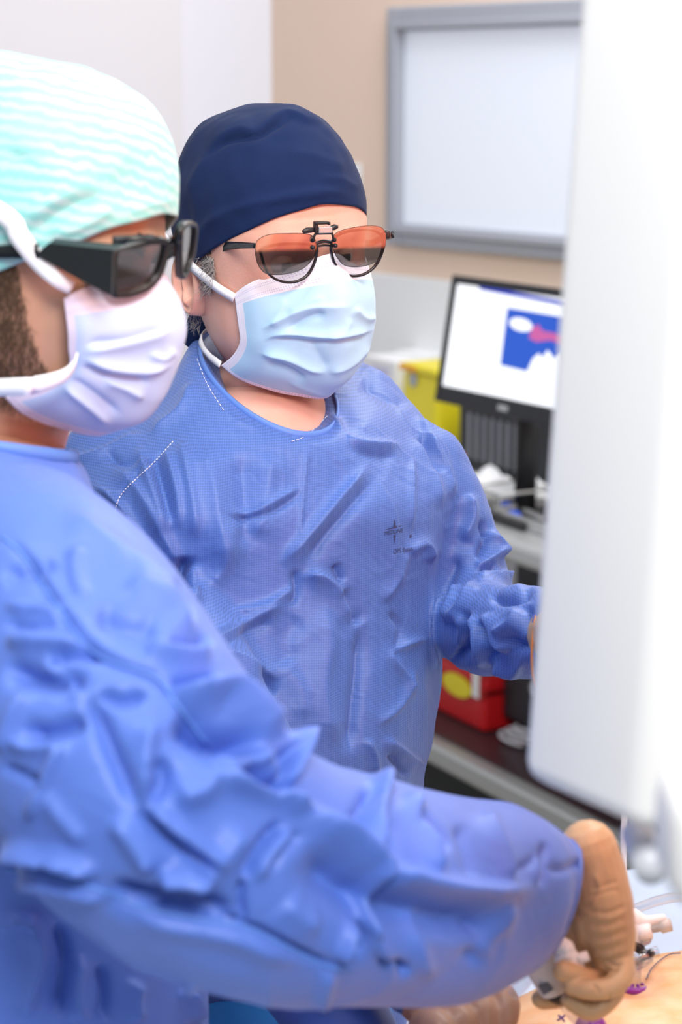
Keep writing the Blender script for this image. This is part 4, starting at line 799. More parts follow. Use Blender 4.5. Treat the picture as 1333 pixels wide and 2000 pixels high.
foldsA = [
 # shoulder and upper arm
 ([(120, 985), (190, 1040), (300, 1110), (380, 1190)], .006, 24, 40), ([(0, 1125), (60, 1108), (110, 1100)], -.006, 12, 16), ([(150, 1060), (150, 1120), (165, 1170)], .005, 14, 14), ([(180, 1190), (250, 1215), (320, 1225)], -.009, 20, 22), ([(240, 1130), (330, 1170), (390, 1230)], .007, 20, 24),
 ([(330, 1255), (380, 1258), (420, 1240)], -.010, 14, 10), ([(335, 1130), (370, 1180), (385, 1220)], -.005, 10, 10), ([(275, 1255), (340, 1275), (425, 1262)], .009, 12, 22), ([(330, 1335), (380, 1330), (435, 1318)], -.010, 10, 9), ([(320, 1345), (390, 1350), (450, 1345), (520, 1410), (556, 1455)], .016, 14, 30),
 ([(340, 1400), (400, 1440), (470, 1450), (520, 1440)], -.020, 22, 24), ([(410, 1470), (470, 1490), (540, 1470)], .010, 14, 18), ([(556, 1455), (562, 1500), (545, 1545)], -.018, 16, 12), ([(592, 1418), (585, 1480), (562, 1540)], .018, 10, 34), ([(470, 1500), (520, 1530), (560, 1545)], -.012, 16, 12), ([(430, 1490), (470, 1525), (560, 1552), (610, 1590)], .012, 10, 22),
 # seam that runs down the arm
 ([(0, 1045), (45, 1085), (90, 1150), (180, 1272), (300, 1322), (345, 1375), (410, 1460)], -.0045, 7, 7), ([(30, 1045), (70, 1085), (115, 1150), (205, 1262), (300, 1300)], .003, 9, 14),
 ([(90, 1290), (130, 1275), (200, 1280)], -.009, 12, 10), ([(0, 1215), (60, 1222), (115, 1215)], -.004, 8, 8), ([(0, 1180), (70, 1185), (140, 1190)], .004, 12, 12), ([(0, 1250), (90, 1255), (170, 1258)], .007, 16, 14), ([(0, 1300), (60, 1320), (130, 1330), (175, 1340)], -.013, 18, 22), ([(70, 1300), (120, 1320), (160, 1370)], .006, 8, 12),
 ([(170, 1350), (205, 1440), (240, 1520), (268, 1580)], -.011, 16, 12), ([(190, 1350), (240, 1370), (290, 1350)], -.008, 12, 12), ([(60, 1335), (30, 1400), (5, 1480)], .007, 12, 12), ([(40, 1430), (90, 1435), (140, 1420), (170, 1400)], -.010, 16, 18), ([(20, 1450), (70, 1460), (130, 1450)], .006, 10, 12), ([(0, 1495), (50, 1515), (95, 1540)], -.006, 7, 7), ([(130, 1440), (105, 1500), (80, 1560), (60, 1610)], .007, 9, 12), ([(90, 1540), (110, 1580), (170, 1650)], .004, 14, 20),
 ([(300, 1400), (290, 1470), (285, 1540), (275, 1575)], .008, 12, 30), ([(300, 1480), (320, 1520), (290, 1570)], -.008, 14, 20), ([(340, 1560), (400, 1540), (420, 1490)], .008, 30, 26),
 ([(262, 1572), (300, 1610), (350, 1655), (430, 1712)], -.010, 8, 8), ([(285, 1570), (330, 1612), (400, 1660), (445, 1700)], .008, 12, 10), ([(220, 1590), (270, 1660), (300, 1712)], .009, 24, 18), ([(300, 1715), (360, 1720), (425, 1728)], .014, 16, 9), ([(205, 1720), (260, 1750), (350, 1765), (470, 1785)], -.016, 16, 26), ([(0, 1655), (60, 1665), (130, 1680), (200, 1710)], .013, 12, 12), ([(0, 1672), (80, 1692), (170, 1712)], -.010, 10, 10), ([(20, 1712), (120, 1730), (220, 1760)], .008, 10, 16),
 ([(215, 1745), (270, 1770), (360, 1790), (480, 1812), (560, 1850), (640, 1888), (700, 1892)], -.0065, 8, 7), ([(240, 1785), (330, 1808), (470, 1835), (600, 1890)], .006, 14, 24), ([(477, 1715), (476, 1760), (479, 1810)], -.010, 7, 7), ([(478, 1725), (500, 1670), (560, 1600)], -.010, 9, 9), ([(500, 1725), (530, 1670), (580, 1615)], .006, 9, 12), ([(530, 1710), (560, 1660), (600, 1620)], -.004, 8, 8), ([(330, 1690), (400, 1700), (430, 1690), (490, 1610)], .006, 26, 26),
 # top ridge of the forearm and the dark side under it
 ([(560, 1552), (620, 1590), (690, 1635), (738, 1680), (800, 1712), (870, 1730), (960, 1740), (1058, 1728)], .016, 14, 30), ([(600, 1650), (700, 1740), (800, 1780), (900, 1800), (1000, 1790)], -.016, 40, 60),
 ([(735, 1480), (752, 1530), (735, 1600), (740, 1680)], .013, 14, 14), ([(740, 1530), (715, 1590), (690, 1630)], -.010, 16, 14), ([(762, 1590), (770, 1640), (768, 1690), (760, 1760)], -.010, 12, 12), ([(742, 1680), (740, 1740), (738, 1800), (735, 1840)], .012, 10, 9), ([(790, 1530), (830, 1600), (850, 1680), (860, 1725)], .010, 16, 22), ([(812, 1578), (835, 1590), (870, 1640), (862, 1660)], -.015, 10, 14), ([(950, 1570), (965, 1620), (990, 1690), (985, 1735)], .007, 12, 20), ([(990, 1700), (1030, 1690), (1060, 1660)], -.003, 8, 8), ([(900, 1600), (920, 1660), (930, 1720)], -.004, 12, 12), ([(1064, 1640), (1064, 1690), (1060, 1735)], -.005, 7, 8), ([(1050, 1660), (1050, 1730)], .003, 8, 6), ([(1070, 1690), (1100, 1698), (1150, 1680)], -.003, 8, 8),
 ([(665, 1885), (690, 1840), (715, 1805)], .009, 9, 10), ([(700, 1880), (715, 1850), (720, 1810)], -.008, 8, 8), ([(738, 1800), (750, 1860), (800, 1905)], .009, 9, 9), ([(745, 1880), (780, 1888), (810, 1912)], -.010, 8, 10), ([(650, 1900), (640, 1940), (630, 1985)], .005, 10, 14), ([(930, 1800), (950, 1830), (925, 1900)], -.006, 16, 20), ([(1000, 1760), (980, 1810), (930, 1870)], .006, 16, 26), ([(820, 1830), (900, 1850), (980, 1870)], .005, 30, 26), ([(560, 1760), (600, 1800), (640, 1810)], .005, 26, 26), ([(850, 1770), (830, 1840), (850, 1930)], .004, 14, 16),
 # lower body in the shade of the sleeve
 ([(60, 1790), (80, 1860), (60, 1940), (40, 2000)], .012, 18, 22), ([(110, 1800), (130, 1880), (110, 1990)], -.012, 16, 16), ([(160, 1860), (150, 1930), (160, 2000)], .010, 14, 18), ([(200, 1880), (210, 1940), (200, 2000)], -.010, 14, 14), ([(270, 1910), (260, 1960), (270, 2000)], .010, 16, 16), ([(0, 1810), (40, 1800), (80, 1808)], .010, 10, 10), ([(360, 1930), (375, 1965), (385, 2000)], .010, 10, 10)]
N = normals(av, af); X, Y, _ = pix(av); H = 1.12*foldize(av, N, foldsA, 1.6)
wx = av+.012*np.stack([vnoise(av*16, 11), vnoise(av*16, 12), vnoise(av*16, 13)], 1)
H += .0045*(crumple(wx*7, 15)-.5)+.0022*ridged(wx*13, 19)+.005*vnoise(av*7, 18)
av = av+N*H[:, None]
cvV, cvF = cuff
gA = mk('gown', av, af, M['gownA'], sA)
bvhA = BVHTree.FromPolygons([tuple(v) for v in av], af)
mk('sleeve_cuff', cvV, cvF, M['gownA'], gA)
k1 = int(round(69/(len(specA)-1))); A = cr(np.array([(P(*l), P(*r), P(*f)) for l, r, f in specA]), 70); l, q, f = A[k1]; an = np.linspace(0, 2*math.pi, 73)
nb = np.array([(l+q)/2+(q-l)/2*math.cos(t)+(f-(l+q)/2)*math.sin(t) for t in an]); V, f_ = ribbon(nb, (0, 0, 1.), .010, .003, 73); mk('neck_binding', V, f_, M['seam'], gA)
def seam(bvh, pts, r, nm, par):
    A = cr(np.array(pts, float), 60); hs = [hit(bvh, *a, 0) for a in A]; hs = [h for h in hs if h is not None]; mk(nm, *tube(np.array(hs), r, 8), M['seam'], par)
seam(bvhA, [(2, 1047), (45, 1085), (90, 1150), (180, 1272), (300, 1322), (345, 1375), (405, 1455)], .0012, 'sleeve_seam', gA)
seam(bvhA, [(10, 1700), (100, 1712), (215, 1745), (270, 1770), (360, 1790), (480, 1812), (560, 1850), (640, 1888), (690, 1892)], .0012, 'sleeve_seam', gA)
spAi = [((-40, 800, 1.46), (80, 830, 1.48), (25, 850, 1.41)), ((-85, 860, 1.44), (128, 905, 1.47), (28, 895, 1.365)), ((-120, 930, 1.44), (140, 980, 1.48), (15, 965, 1.33)), ((-180, 1060, 1.44), (180, 1100, 1.47), (0, 1130, 1.30)), ((-180, 1450, 1.45), (260, 1450, 1.48), (20, 1520, 1.33)), ((-180, 2100, 1.46), (330, 2050, 1.49), (80, 2200, 1.37))]
legsA = [tube([(x, y, .95), (x, y, .5), (x+.01, y, .08), (x+.10, y-.02, .035)], (.08, .06, .045, .035), 16, 20, rnd=True) for x, y in ((-.22, 1.36), (-.2, 1.56))]
nkA = ((-.135, .046, -.080, .058), (-.17, .044, -.090, .060), (-.21, .048, -.078, .058), (-.235, .046, -.060, .050))
bA = build_body('body', sA, TA, M['skinA'], [loft(torso_rings(spAi, 48, 40)), ptube(inn(armA[:-2], .60)), ptube(inn(armA2, .60))]+legsA, .0, nkA)
# mint cap
capA = dict(rx=.090, ryf=.108, ryb=.125, rz=.098, cz=.028, cy=-.008, pw=.60, brim=[.050, .040, .008, -.032, -.060, -.075, -.080, -.075, -.060, -.032, .008, .040])
m_mint = mat('mint_nonwoven', (.50, .84, .82), .75, .2, sheen=.2); nt, b, Nn, L = nodes(m_mint)
tc = Nn('ShaderNodeTexCoord'); mp = Nn('ShaderNodeMapping'); mp.inputs['Rotation'].default_value = (.25, -.15, 0); L(tc.outputs['Object'], mp.inputs[0]); w = Nn('ShaderNodeTexWave'); w.bands_direction = 'Z'; w.inputs['Scale'].default_value = 38; w.inputs['Distortion'].default_value = 3.2; w.inputs['Detail'].default_value = 1.5; w.inputs['Detail Scale'].default_value = 2.2; L(mp.outputs[0], w.inputs[0])
r = Nn('ShaderNodeValToRGB'); r.color_ramp.elements[0].position = .25; r.color_ramp.elements[0].color = (.25, .62, .62, 1); r.color_ramp.elements[1].position = .8; r.color_ramp.elements[1].color = (.56, .70, .74, 1); L(w.outputs[0], r.inputs[0])
nz = Nn('ShaderNodeTexNoise'); nz.inputs['Scale'].default_value = 14; L(tc.outputs['Object'], nz.inputs[0]); mx = Nn('ShaderNodeMix'); mx.data_type = 'RGBA'; L(nz.outputs['Fac'], mx.inputs[0]); L(r.outputs[0], mx.inputs[6]); mx.inputs[7].default_value = (.30, .68, .64, 1); L(mx.outputs[2], b.inputs['Base Color'])
V, Fc, uv = cap_local(capA, 2); V = TA(V); Fc = outward(V, Fc, TA(np.array([(0, 0, .03)]))[0]); N = normals(V, Fc)
H = foldize(V, N, [([(65, 470), (100, 430), (150, 400), (200, 380)], -.006, 14, 14), ([(60, 440), (90, 400), (140, 375)], .004, 12, 12), ([(100, 460), (160, 440), (230, 400)], .004, 14, 12), ([(0, 300), (50, 312), (80, 330)], -.003, 8, 8), ([(0, 190), (50, 175), (120, 150), (200, 140)], .003, 12, 12), ([(200, 350), (240, 300), (250, 240)], .003, 20, 20), ([(230, 420), (290, 400), (350, 390)], .002, 8, 12)])
H += .0035*vnoise(V*22, 44)+.0016*vnoise(V*50, 46)+.001*ridged(V*25, 3); V = V+N*H[:, None]; V, Fc = shell(V, Fc, .0012); mk('surgical_cap', V, Fc, m_mint, sA)
# mask
foldsMA = [([(160, 690), (230, 672), (300, 655), (345, 640)], .004, 8, 14), ([(165, 672), (240, 665), (330, 640)], -.004, 8, 6), ([(160, 700), (220, 720), (290, 725), (340, 710)], .005, 12, 6), ([(155, 715), (220, 735), (300, 745)], -.005, 6, 10), ([(120, 750), (170, 790), (220, 832)], .004, 8, 10), ([(130, 735), (180, 765), (240, 815)], -.003, 8, 14), ([(290, 690), (320, 700), (345, 680)], .003, 8, 8), ([(200, 740), (250, 760), (285, 780)], .004, 10, 10)]
mA = mask_mat('pleated_lilac_blue_mask', (.46, .58, .82), (.70, .66, .80), (.155, .955, .045, .062, .118, .134, .975))
V, Fc, uv = mask_mesh(TA, mask_net(hang=-.010, sidey=.073, st=-.012, sb=-.092, prof=(0, .006, .008, -.004, -.030), xprof=(1, .95, .86, .92, 1.03)), foldsMA, .0006, 31); mkA = mk('face_mask', V, Fc, mA, sA, uv=uv)
def pstrap(pts, w, up, nm='tie', par=None, m=None, loc=()):
    V, f = ribbon([P(*p) for p in pts]+[TA(np.array([q]))[0] for q in loc], up, w, .0014, 50); return mk(nm, V, f, m or M['white_cloth'], par)
pstrap([(140, 563, 1.330), (110, 545, 1.322), (75, 510, 1.322), (40, 465, 1.318), (8, 420, 1.32), ], [.009, .010, .0125, .013, .013, .012, .012, .012, .012], (.5, .2, .8), par=mkA, loc=[(.0935, -.035, .045), (.078, -.082, .062), (.035, -.126, .070), (-.03, -.127, .070)])
pstrap([(151, 690, 1.333), (143, 715, 1.330), (118, 737, 1.327), (70, 752, 1.325), (30, 756, 1.325), ], [.002, .006, .009, .012, .012, .011, .011, .011], (.3, 0, 1.), par=mkA, loc=[(.073, -.030, -.108), (.045, -.080, -.112), (0, -.094, -.115)])
# hair: sideburn, beard, brow
roots, dirs = [], []
hw_at = lambda z: float(np.interp(-z, [-s[0] for s in SEC], [s[3] for s in SEC]))
def surf(y, z, s=1):
    k = min(range(len(SEC)), key=lambda i: abs(SEC[i][0]-z)); 
    zz = np.array([q[0] for q in SEC])[::-1]; f = lambda c: float(np.interp(z, zz, np.array([q[c] for q in SEC])[::-1])); yf, yb, hw = f(1), f(2), f(3); mid = yb*.42+yf*.58; t = abs((y-mid)/((yf-mid) if y > mid else (mid-yb))); return s*hw*max(0, 1-min(1, t)**2.25)**(1/2.25)
for k in range(3400):
    z = random.uniform(-.104, .012); y0 = np.interp(z, [-.12, -.09, -.05, .012], [-.01, .0, .010, .010]); y1 = np.interp(z, [-.12, -.09, -.05, .012], [.075, .072, .052, .030]); y = random.uniform(y0, y1); x = surf(y, max(z, -.119)); roots.append(TA(np.array([(x-.0005, y, z)]))[0]); dirs.append(RA @ np.array((.35, .25, -.9)))
mk('beard', *strands(roots, dirs, .009, .00022, .3, 4), M['beard'], sA)
roots, dirs = [], []
for k in range(900):
    z = random.uniform(-.022, .040); y = random.uniform(-.012, .022-(.02-z)*.15); roots.append(TA(np.array([(surf(y, z)-.0003, y, z)]))[0]); dirs.append(RA @ np.array((.1, .1, -1)))
for k in range(900):
    z = random.uniform(-.09, -.02); t = random.uniform(1.6, 3.0); y = -.03-.055*abs(math.cos(t))*random.random()-.01; roots.append(TA(np.array([(surf(y, z), y, z)]))[0]); dirs.append(RA @ np.array((.1, -.1, -1)))
mk('hair', *strands(roots, dirs, .012, .00032, .2, 4), M['hair_dark'], sA)
roots, dirs = [], []
for s in (-1, 1):
    for k in range(260):
        if k == 0: roots, dirs = [], []
        t = random.random(); xx = .012+.042*t; z = .020+.006*math.sin(math.pi*min(1, t*1.1))+random.uniform(-.0035, .0035)*(1-.5*t); y = .089-.0035*(xx/.03)**2+.0075; roots.append(TA(np.array([(s*xx, y, z)]))[0]); dirs.append(RA @ np.array((s*.9, .1, .3)))
    mk('eyebrow', *strands(roots, dirs, .008, .00035, .15, 4), M['hair_dark'], sA)

# wrap glasses
ga0 = TA(np.array([(0, .116, -.002)]))[0]; nN = facing(44, -.20); nFar = facing(77, -.20); pSide = TA(np.array([(.086, .05, 0)]))[0]; nS = RA @ np.array((1, .10, 0))
gA_ = bpy.data.objects.new('glasses', None); C.objects.link(gA_); gA_.parent = sA; gA_.location = tuple(ga0-ORG[sA.name]); ORG[gA_.name] = ga0
oN = lambda pts, off=0: np.array([onplane(x, y, ga0+nN*off, nN) for x, y in pts]); oF = lambda pts, off=0: np.array([onplane(x, y, ga0+nFar*off, nFar) for x, y in pts])
lensN = [(222, 489), (262, 476), (300, 468), (322, 474), (320, 500), (308, 535), (288, 558), (262, 570), (236, 575), (219, 566)]
lensF = [(349, 470), (352, 447), (362, 437), (376, 438), (378, 458), (372, 500), (362, 530), (352, 540), (349, 510)]
dk = mat('dark_green_black_plastic', (.010, .013, .015), .33, .5)
c1 = closed(oN(lensN), 60); c2 = closed(oF(lensF), 60)
mk('frame', *join([ribbon(np.vstack([c1, c1[:1]]), nN, .007, .005), ribbon(np.vstack([c2, c2[:1]]), nFar, .006, .0035), tube([oN([(322, 478)])[0], onplane(336, 470, ga0, facing(60, 0)), oF([(350, 462)])[0]], [.0032, .003, .003], 12, 12),
   plate(oN([(222, 489), (300, 470), (326, 476), (326, 470), (298, 458), (222, 462)], .003), nN, .003)]), dk, gA_)
mk('lens', *plate(c1, nN, .0012), M['clipA'], gA_, smooth=False); mk('lens', *plate(c2, nFar, .0012), M['clipA'], gA_, smooth=False)
sd = [onplane(x, y, pSide, nS) for x, y in [(98, 474), (222, 488), (219, 577), (202, 569), (132, 532), (70, 497)]]
mk('side_shield', *plate(sd, nS, .0025), dk, gA_, smooth=False)
# top cover between shield and brow
tpv = [sd[0], sd[1], oN([(222, 489)])[0], oN([(300, 466)])[0], oN([(322, 468)])[0]]
a_, b_, c_ = onplane(98, 474, pSide, nS), onplane(222, 489, pSide, nS), oN([(300, 466)])[0]
inw = -nS*.018
V = np.array([a_, b_, c_, c_+RA @ np.array((0, -.012, .001)), b_+inw+np.array((0, 0, .002)), a_+inw*.4+np.array((0, 0, .002))]); V = np.vstack([V, V-np.array((0, 0, .002))]); Fc = [(0, 1, 4, 5), (1, 2, 3, 4), (11, 10, 7, 6), (10, 9, 8, 7)]+[(i, i+6, (i+1) % 6+6, (i+1) % 6) for i in range(6)]; V, Fc = orient(V, Fc)
mk('top_shield', V, Fc, dk, gA_, smooth=False)
eA = [TA(np.array([q]))[0] for q in ((-.086, .05, 0), (-.086, .0, -.002), (-.082, -.03, -.02))]
V, f = ribbon([oF([(379, 455)])[0], eA[0], eA[1], eA[2]], (0, 0, 1.), [.012, .014, .008, .005], .0025, 30); mk('temple_arm', V, f, dk, gA_)
V, f = ribbon([onplane(75, 490, pSide, nS), TA(np.array([(.086, -.01, -.004)]))[0], TA(np.array([(.083, -.035, -.022)]))[0]], (0, 0, 1.), [.010, .007, .005], .0025, 20); mk('temple_arm', V, f, dk, gA_)

# ================================================================== PATIENT, TABLE, DRAPES
xc = .285
ky = [.40, .50, .75, .95, 1.10, 1.25, 1.40, 1.52, 1.62, 1.75, 1.88, 1.96, 2.02, 2.10, 2.18, 2.23]
kz = [1.00, 1.02, 1.03, 1.05, 1.085, 1.12, 1.128, 1.112, 1.085, 1.085, 1.08, 1.04, 1.05, 1.10, 1.08, 1.02]
kw = [.10, .13, .16, .19, .21, .225, .232, .228, .22, .22, .215, .12, .075, .085, .075, .03]
ys = np.linspace(.40, 2.23, 240); tz = np.interp(ys, ky, kz); tw = np.interp(ys, ky, kw)
kk = np.hanning(25); kk /= kk.sum(); tz = np.convolve(np.pad(tz, 12, 'edge'), kk, 'valid'); tw = np.convolve(np.pad(tw, 12, 'edge'), kk, 'valid')
a = np.linspace(0, 2*math.pi, 160, endpoint=False); rings = []
for y, z, w in zip(ys, tz, tw):
    h = z-.925; rings.append(np.stack([xc+w*np.cos(a), np.full(160, y), np.where(np.sin(a) > 0, .99+(z-.99)*np.sin(a)**.9 if True else 0, .99+.055*np.sin(a))], 1))
rings = [np.nan_to_num(r) for r in rings]
for r, y, z in zip(rings, ys, tz):
    s = np.sin(a); r[:, 2] = np.where(s > 0, .985+(z-.985)*np.abs(s)**.8, .985+.052*s)
V, Fc = loft(rings); V, Fc = orient(V, Fc)
ANG = -math.radians(55); pvt = np.array((xc, 1.38, 0)); Rt = np.array([[math.cos(ANG), -math.sin(ANG), 0], [math.sin(ANG), math.cos(ANG), 0], [0, 0, 1.]]); TR = lambda V: (np.asarray(V, float)-pvt) @ Rt.T+pvt; RtT = Rt.T
V = TR(V); N = normals(V, Fc); up = N[:, 2] > .2
pt = atZ(1236, 1925, 1.115); pt2 = atZ(1160, 1998, 1.125)
H = .0012*vnoise(V*30, 61)+.003*vnoise(V*8, 62)
for q, am, rd in ((pt, -.012, .022), (pt2, -.010, .022)): H += am*np.exp(-((V[:, 0]-q[0])**2+(V[:, 1]-q[1])**2)/rd**2)*up
ptn = empty('person', (xc, 1.3, .93), 'patient lying on the table with orange-lit bare abdomen', 'person')
mk('body', V+N*H[:, None], Fc, M['patient'], ptn)
bvhP = BVHTree.FromPolygons([tuple(v) for v in V+N*H[:, None]], Fc)
tbl = empty('operating_table', (xc, 1.3, 0), 'operating table under the draped patient at lower right', 'table')
mk('mattress', *box(TR([(xc, 1.32, .905)])[0], (.44, 1.9, .05), RtT, .015), M['dark_box'], tbl, smooth=False)
mk('table_frame', *box(TR([(xc, 1.32, .86)])[0], (.40, 1.8, .04), RtT, .006), M['steel'], tbl, smooth=False)
mk('column', *box((xc, 1.38, .45), (.24, .34, .78), RtT, .02), M['steel'], tbl, smooth=False)
mk('base', *box((xc, 1.38, .04), (.5, 1.1, .08), RtT, .02), M['steel'], tbl, smooth=False)
# pale drape: a heightfield over the body with a window left open over the abdomen
gx = np.linspace(-.34, .72, 190); gy = np.linspace(.38, 2.40, 260); GX, GY = np.meshgrid(gx, gy, indexing='ij'); zt_ = np.interp(GY.ravel(), ys, tz); wt = np.interp(GY.ravel(), ys, tw); q = np.abs((GX.ravel()-xc)/(wt+.012)); zz = np.where(q < 1, .985+(zt_-.985)*np.clip(1-q**2, 0, 1)**.4+.012, .945+.05*np.exp(-(q-1)*6)); 
xx = GX.ravel(); off = np.maximum(0, np.maximum(-.28-xx, xx-.58)); zz = zz-off*7*.55
Pq = np.stack([xx*9, GY.ravel()*9, np.zeros(xx.size)], 1); zz = zz+.008*vnoise(Pq, 71)+.010*(crumple(Pq*.8, 73)-.4); zz = np.maximum(zz, .36)
yyv = GY.ravel(); zz += .10*np.exp(-((xx-.34)/.25)**2-((yyv-2.05)/.14)**2)*0
V = np.stack([xx, yyv, zz], 1); ny = len(gy); hole = lambda x, y: (.035 < x < .56) and (1.02 < y < 1.665)
Fc = [(i*ny+j, (i+1)*ny+j, (i+1)*ny+j+1, i*ny+j+1) for i in range(len(gx)-1) for j in range(ny-1) if not hole(gx[i]+.0026, gy[j]+.004) and not (gx[i] < -.02 and gy[j] < 1.36)]
V = TR(V); V, Fc = shell(V, outward(V, Fc, np.array((xc, 1.3, .3))), .002)
o = mk('surgical_drape', V, Fc, M['drape']); tag(o, 'pale blue surgical drape spread over the patient around the bare abdomen', 'drape')
gx = np.linspace(-.14, .045, 70); gy = np.linspace(1.38, 1.62, 120); GX, GY = np.meshgrid(gx, gy, indexing='ij'); xx = GX.ravel(); yy = GY.ravel()
zz = 1.015-.012*0+.006*vnoise(np.stack([xx*20, yy*20, xx*0], 1), 81)+.006*(crumple(np.stack([xx*14, yy*14, xx*0], 1), 82)-.5)-np.maximum(0, -.12-xx)*4
V = np.stack([xx, yy, zz], 1); ny = 120; Fc = [(i*ny+j, (i+1)*ny+j, (i+1)*ny+j+1, i*ny+j+1) for i in range(69) for j in range(ny-1)]; V, Fc = shell(V, outward(V, Fc, np.array((0, 1.3, .3))), .004)
o = mk('surgical_towel', V, Fc, M['drape_blue']); tag(o, 'bright blue textured towel along the table edge below the sleeve', 'towel')

# ================================================================== HAND, TROCARS
dH = 1.385
def G(*p): return [(x, y, dH+o, r) for x, y, o, r in p]
gp = [G((1150, 1660, .0, .021), (1168, 1720, .0, .0215), (1180, 1775, 0, .0215), (1192, 1830, 0, .0185), (1198, 1868, 0, .015)), G((1158, 1690, .02, .018), (1165, 1760, .025, .02), (1185, 1830, .03, .017), (1200, 1880, .03, .012)),
  G((1188, 1700, .01, .010), (1200, 1780, .012, .011), (1212, 1840, .012, .0095), (1216, 1885, .008, .0085)), G((1150, 1790, .0, .014), (1160, 1830, .005, .014), (1185, 1870, .005, .012)),
  G((1140, 1730, .012, .018), (1138, 1800, .012, .018), (1150, 1838, .010, .013)),
  # four fingers, thumb
  G((1212, 1870, -.004, .0098), (1214, 1905, -.012, .0088), (1190, 1928, -.018, .0078), (1150, 1932, -.020, .0074), (1118, 1926, -.018, .0066)),
  G((1206, 1880, .006, .0095), (1200, 1936, .002, .0080), (1175, 1966, -.002, .0074), (1148, 1974, -.004, .0070), (1112, 1952, -.004, .0062)),
  G((1200, 1875, .014, .0095), (1188, 1912, .008, .0080), (1150, 1912, -.006, .0076), (1124, 1903, -.014, .0074), (1100, 1897, -.018, .0072)),
  G((1196, 1885, .034, .0090), (1180, 1935, .036, .0078), (1150, 1958, .036, .0070), (1120, 1960, .034, .0064)),
  G((1160, 1850, .04, .012), (1130, 1915, .042, .0095), (1100, 1946, .040, .0076), (1070, 1953, .036, .0070), (1056, 1951, .034, .0064))]
V, f = remesh([tube(np.array([P(x, y, d) for x, y, d, r in p]), [r for *_, r in p], 20, 8*len(p), rnd=True) for p in gp], .0009, 6)
N = normals(V, f)
wr = [([(1135, 1770+13*i), (1185, 1782+12*i), (1230, 1765+12*i)], (-.0010, .0006)[i % 2], 3.6, 5) for i in range(9)]+[([(1150, 1740+14*i), (1180, 1730+14*i), (1215, 1720+16*i)], -.0008, 5, 5) for i in range(2)]+[([(1160, 1700), (1172, 1740), (1150, 1780)], .0015, 6, 6), ([(1155, 1920), (1168, 1932), (1172, 1945)], -.0014, 2.5, 2.5), ([(1165, 1910), (1190, 1905), (1212, 1880)], -.0012, 2.5, 2.5), ([(1185, 1960), (1190, 1950), (1192, 1940)], -.0012, 2.5, 2.5), ([(1178, 1872), (1200, 1885), (1222, 1882)], -.0012, 3, 3), ([(1172, 1880), (1190, 1895), (1215, 1895)], -.001, 2.5, 2.5)]
V = V+N*(foldize(V, N, wr)+.0004*vnoise(V*120, 90))[:, None]; mk('surgical_glove', V, f, M['glove'], sA)
# near trocar held in the hand
i0 = P(1112, 1962, dH+.03)
ti = empty('trocar', hit(bvhP, 1150, 1995) if hit(bvhP, 1150, 1995) is not None else i0, 'pale grey trocar held in the tan gloved hand', 'trocar')
ax0, ax1 = P(1052, 1855, dH+.020), P(1082, 1940, dH+.022); 
mk('handle', *tube([ax0-(ax1-ax0)*.35, ax0, ax0+(ax1-ax0)*.5, ax1-(ax1-ax0)*.04, ax1], [.0185, .0165, .0125, .0092, .0075], 32, 40), M['grey_body'], ti)
nH = -ray(1070, 1920); nH /= np.linalg.norm(nH)
mk('grip_patch', *plate([P(x, y, dH+.0105) for x, y in ((1050, 1924), (1071, 1917), (1082, 1933), (1062, 1944))], nH, .002), mat('grey_grip', (.12, .12, .15), .5), ti, smooth=False)
mk('tip_collar', *tube([P(1082, 1936, dH+.024), P(1096, 1950, dH+.028)], [.0070, .0058], 20), M['black_matt'], ti)
mk('cannula', *tube([P(1094, 1948, dH+.028), P(1118, 1978, dH+.045), P(1142, 2004, dH+.065)], .0052, 20, 14), M['clear'], ti)
mk('collar_ring', *tube([P(1150, 2000, 1.46), P(1160, 2012, 1.465)], .011, 24), M['purple'], ti)
mk('stopcock', *join([tube([P(1102, 1850, dH-.010), P(1128, 1892, dH-.008)], [.0065, .0060], 16, rnd=True), tube([P(1108, 1864, dH-.012), P(1096, 1872, dH-.010)], [.005, .0045], 14, rnd=True), tube([P(1122, 1876, dH-.010), P(1150, 1866, dH-.012)], [.0042, .0038], 14), sphere(P(1106, 1852, dH-.011), .0062, 14, 10)]), M['white_plastic'], ti)
# far trocar in the abdomen
h0 = hit(bvhP, 1236, 1918); dT = float(pix(h0[None])[2][0]) if h0 is not None else 1.47
TP = lambda x, y, o=0: P(x, y, dT+o)
tj = empty('trocar', TP(1240, 1925), 'white and purple trocar standing in the abdomen right of the hand', 'trocar')
mk('ring', *join([tube([TP(1240, 1922, 0)+np.array((.0125*math.cos(t), .0115*math.sin(t), .001*math.sin(t))) for t in np.linspace(0, 2*math.pi, 32)], .0032, 10)]+[tube([TP(1240, 1922, 0)+np.array((.006*math.cos(t), .006*math.sin(t), .002)), TP(1240, 1922, 0)+np.array((.012*math.cos(t), .011*math.sin(t), .0)) ], .0014, 6) for t in np.linspace(0, 5.6, 10)]), M['purple'], tj)
mk('cannula', *tube([TP(1236, 1925), TP(1240, 1895, -.004), TP(1244, 1880, -.008)], [.0070, .0055, .0055], 20, 10), M['clear'], tj)
mk('valve', *join([tube([TP(1240, 1884, -.012), TP(1268, 1862, -.014)], [.0062, .0062], 20), tube([TP(1264, 1866, -.014), TP(1287, 1857, -.016)], [.0044, .0044], 18), tube([TP(1246, 1888, -.015), TP(1275, 1874, -.016)], .0030, 12)]), M['clear'], tj)
mk('valve_spring', *tube([TP(1243+22*t/40, 1882-17*t/40, -.013)+np.array((.003*math.cos(t*1.3), 0, .003*math.sin(t*1.3))) for t in range(41)], .0005, 6), M['steel'], tj)
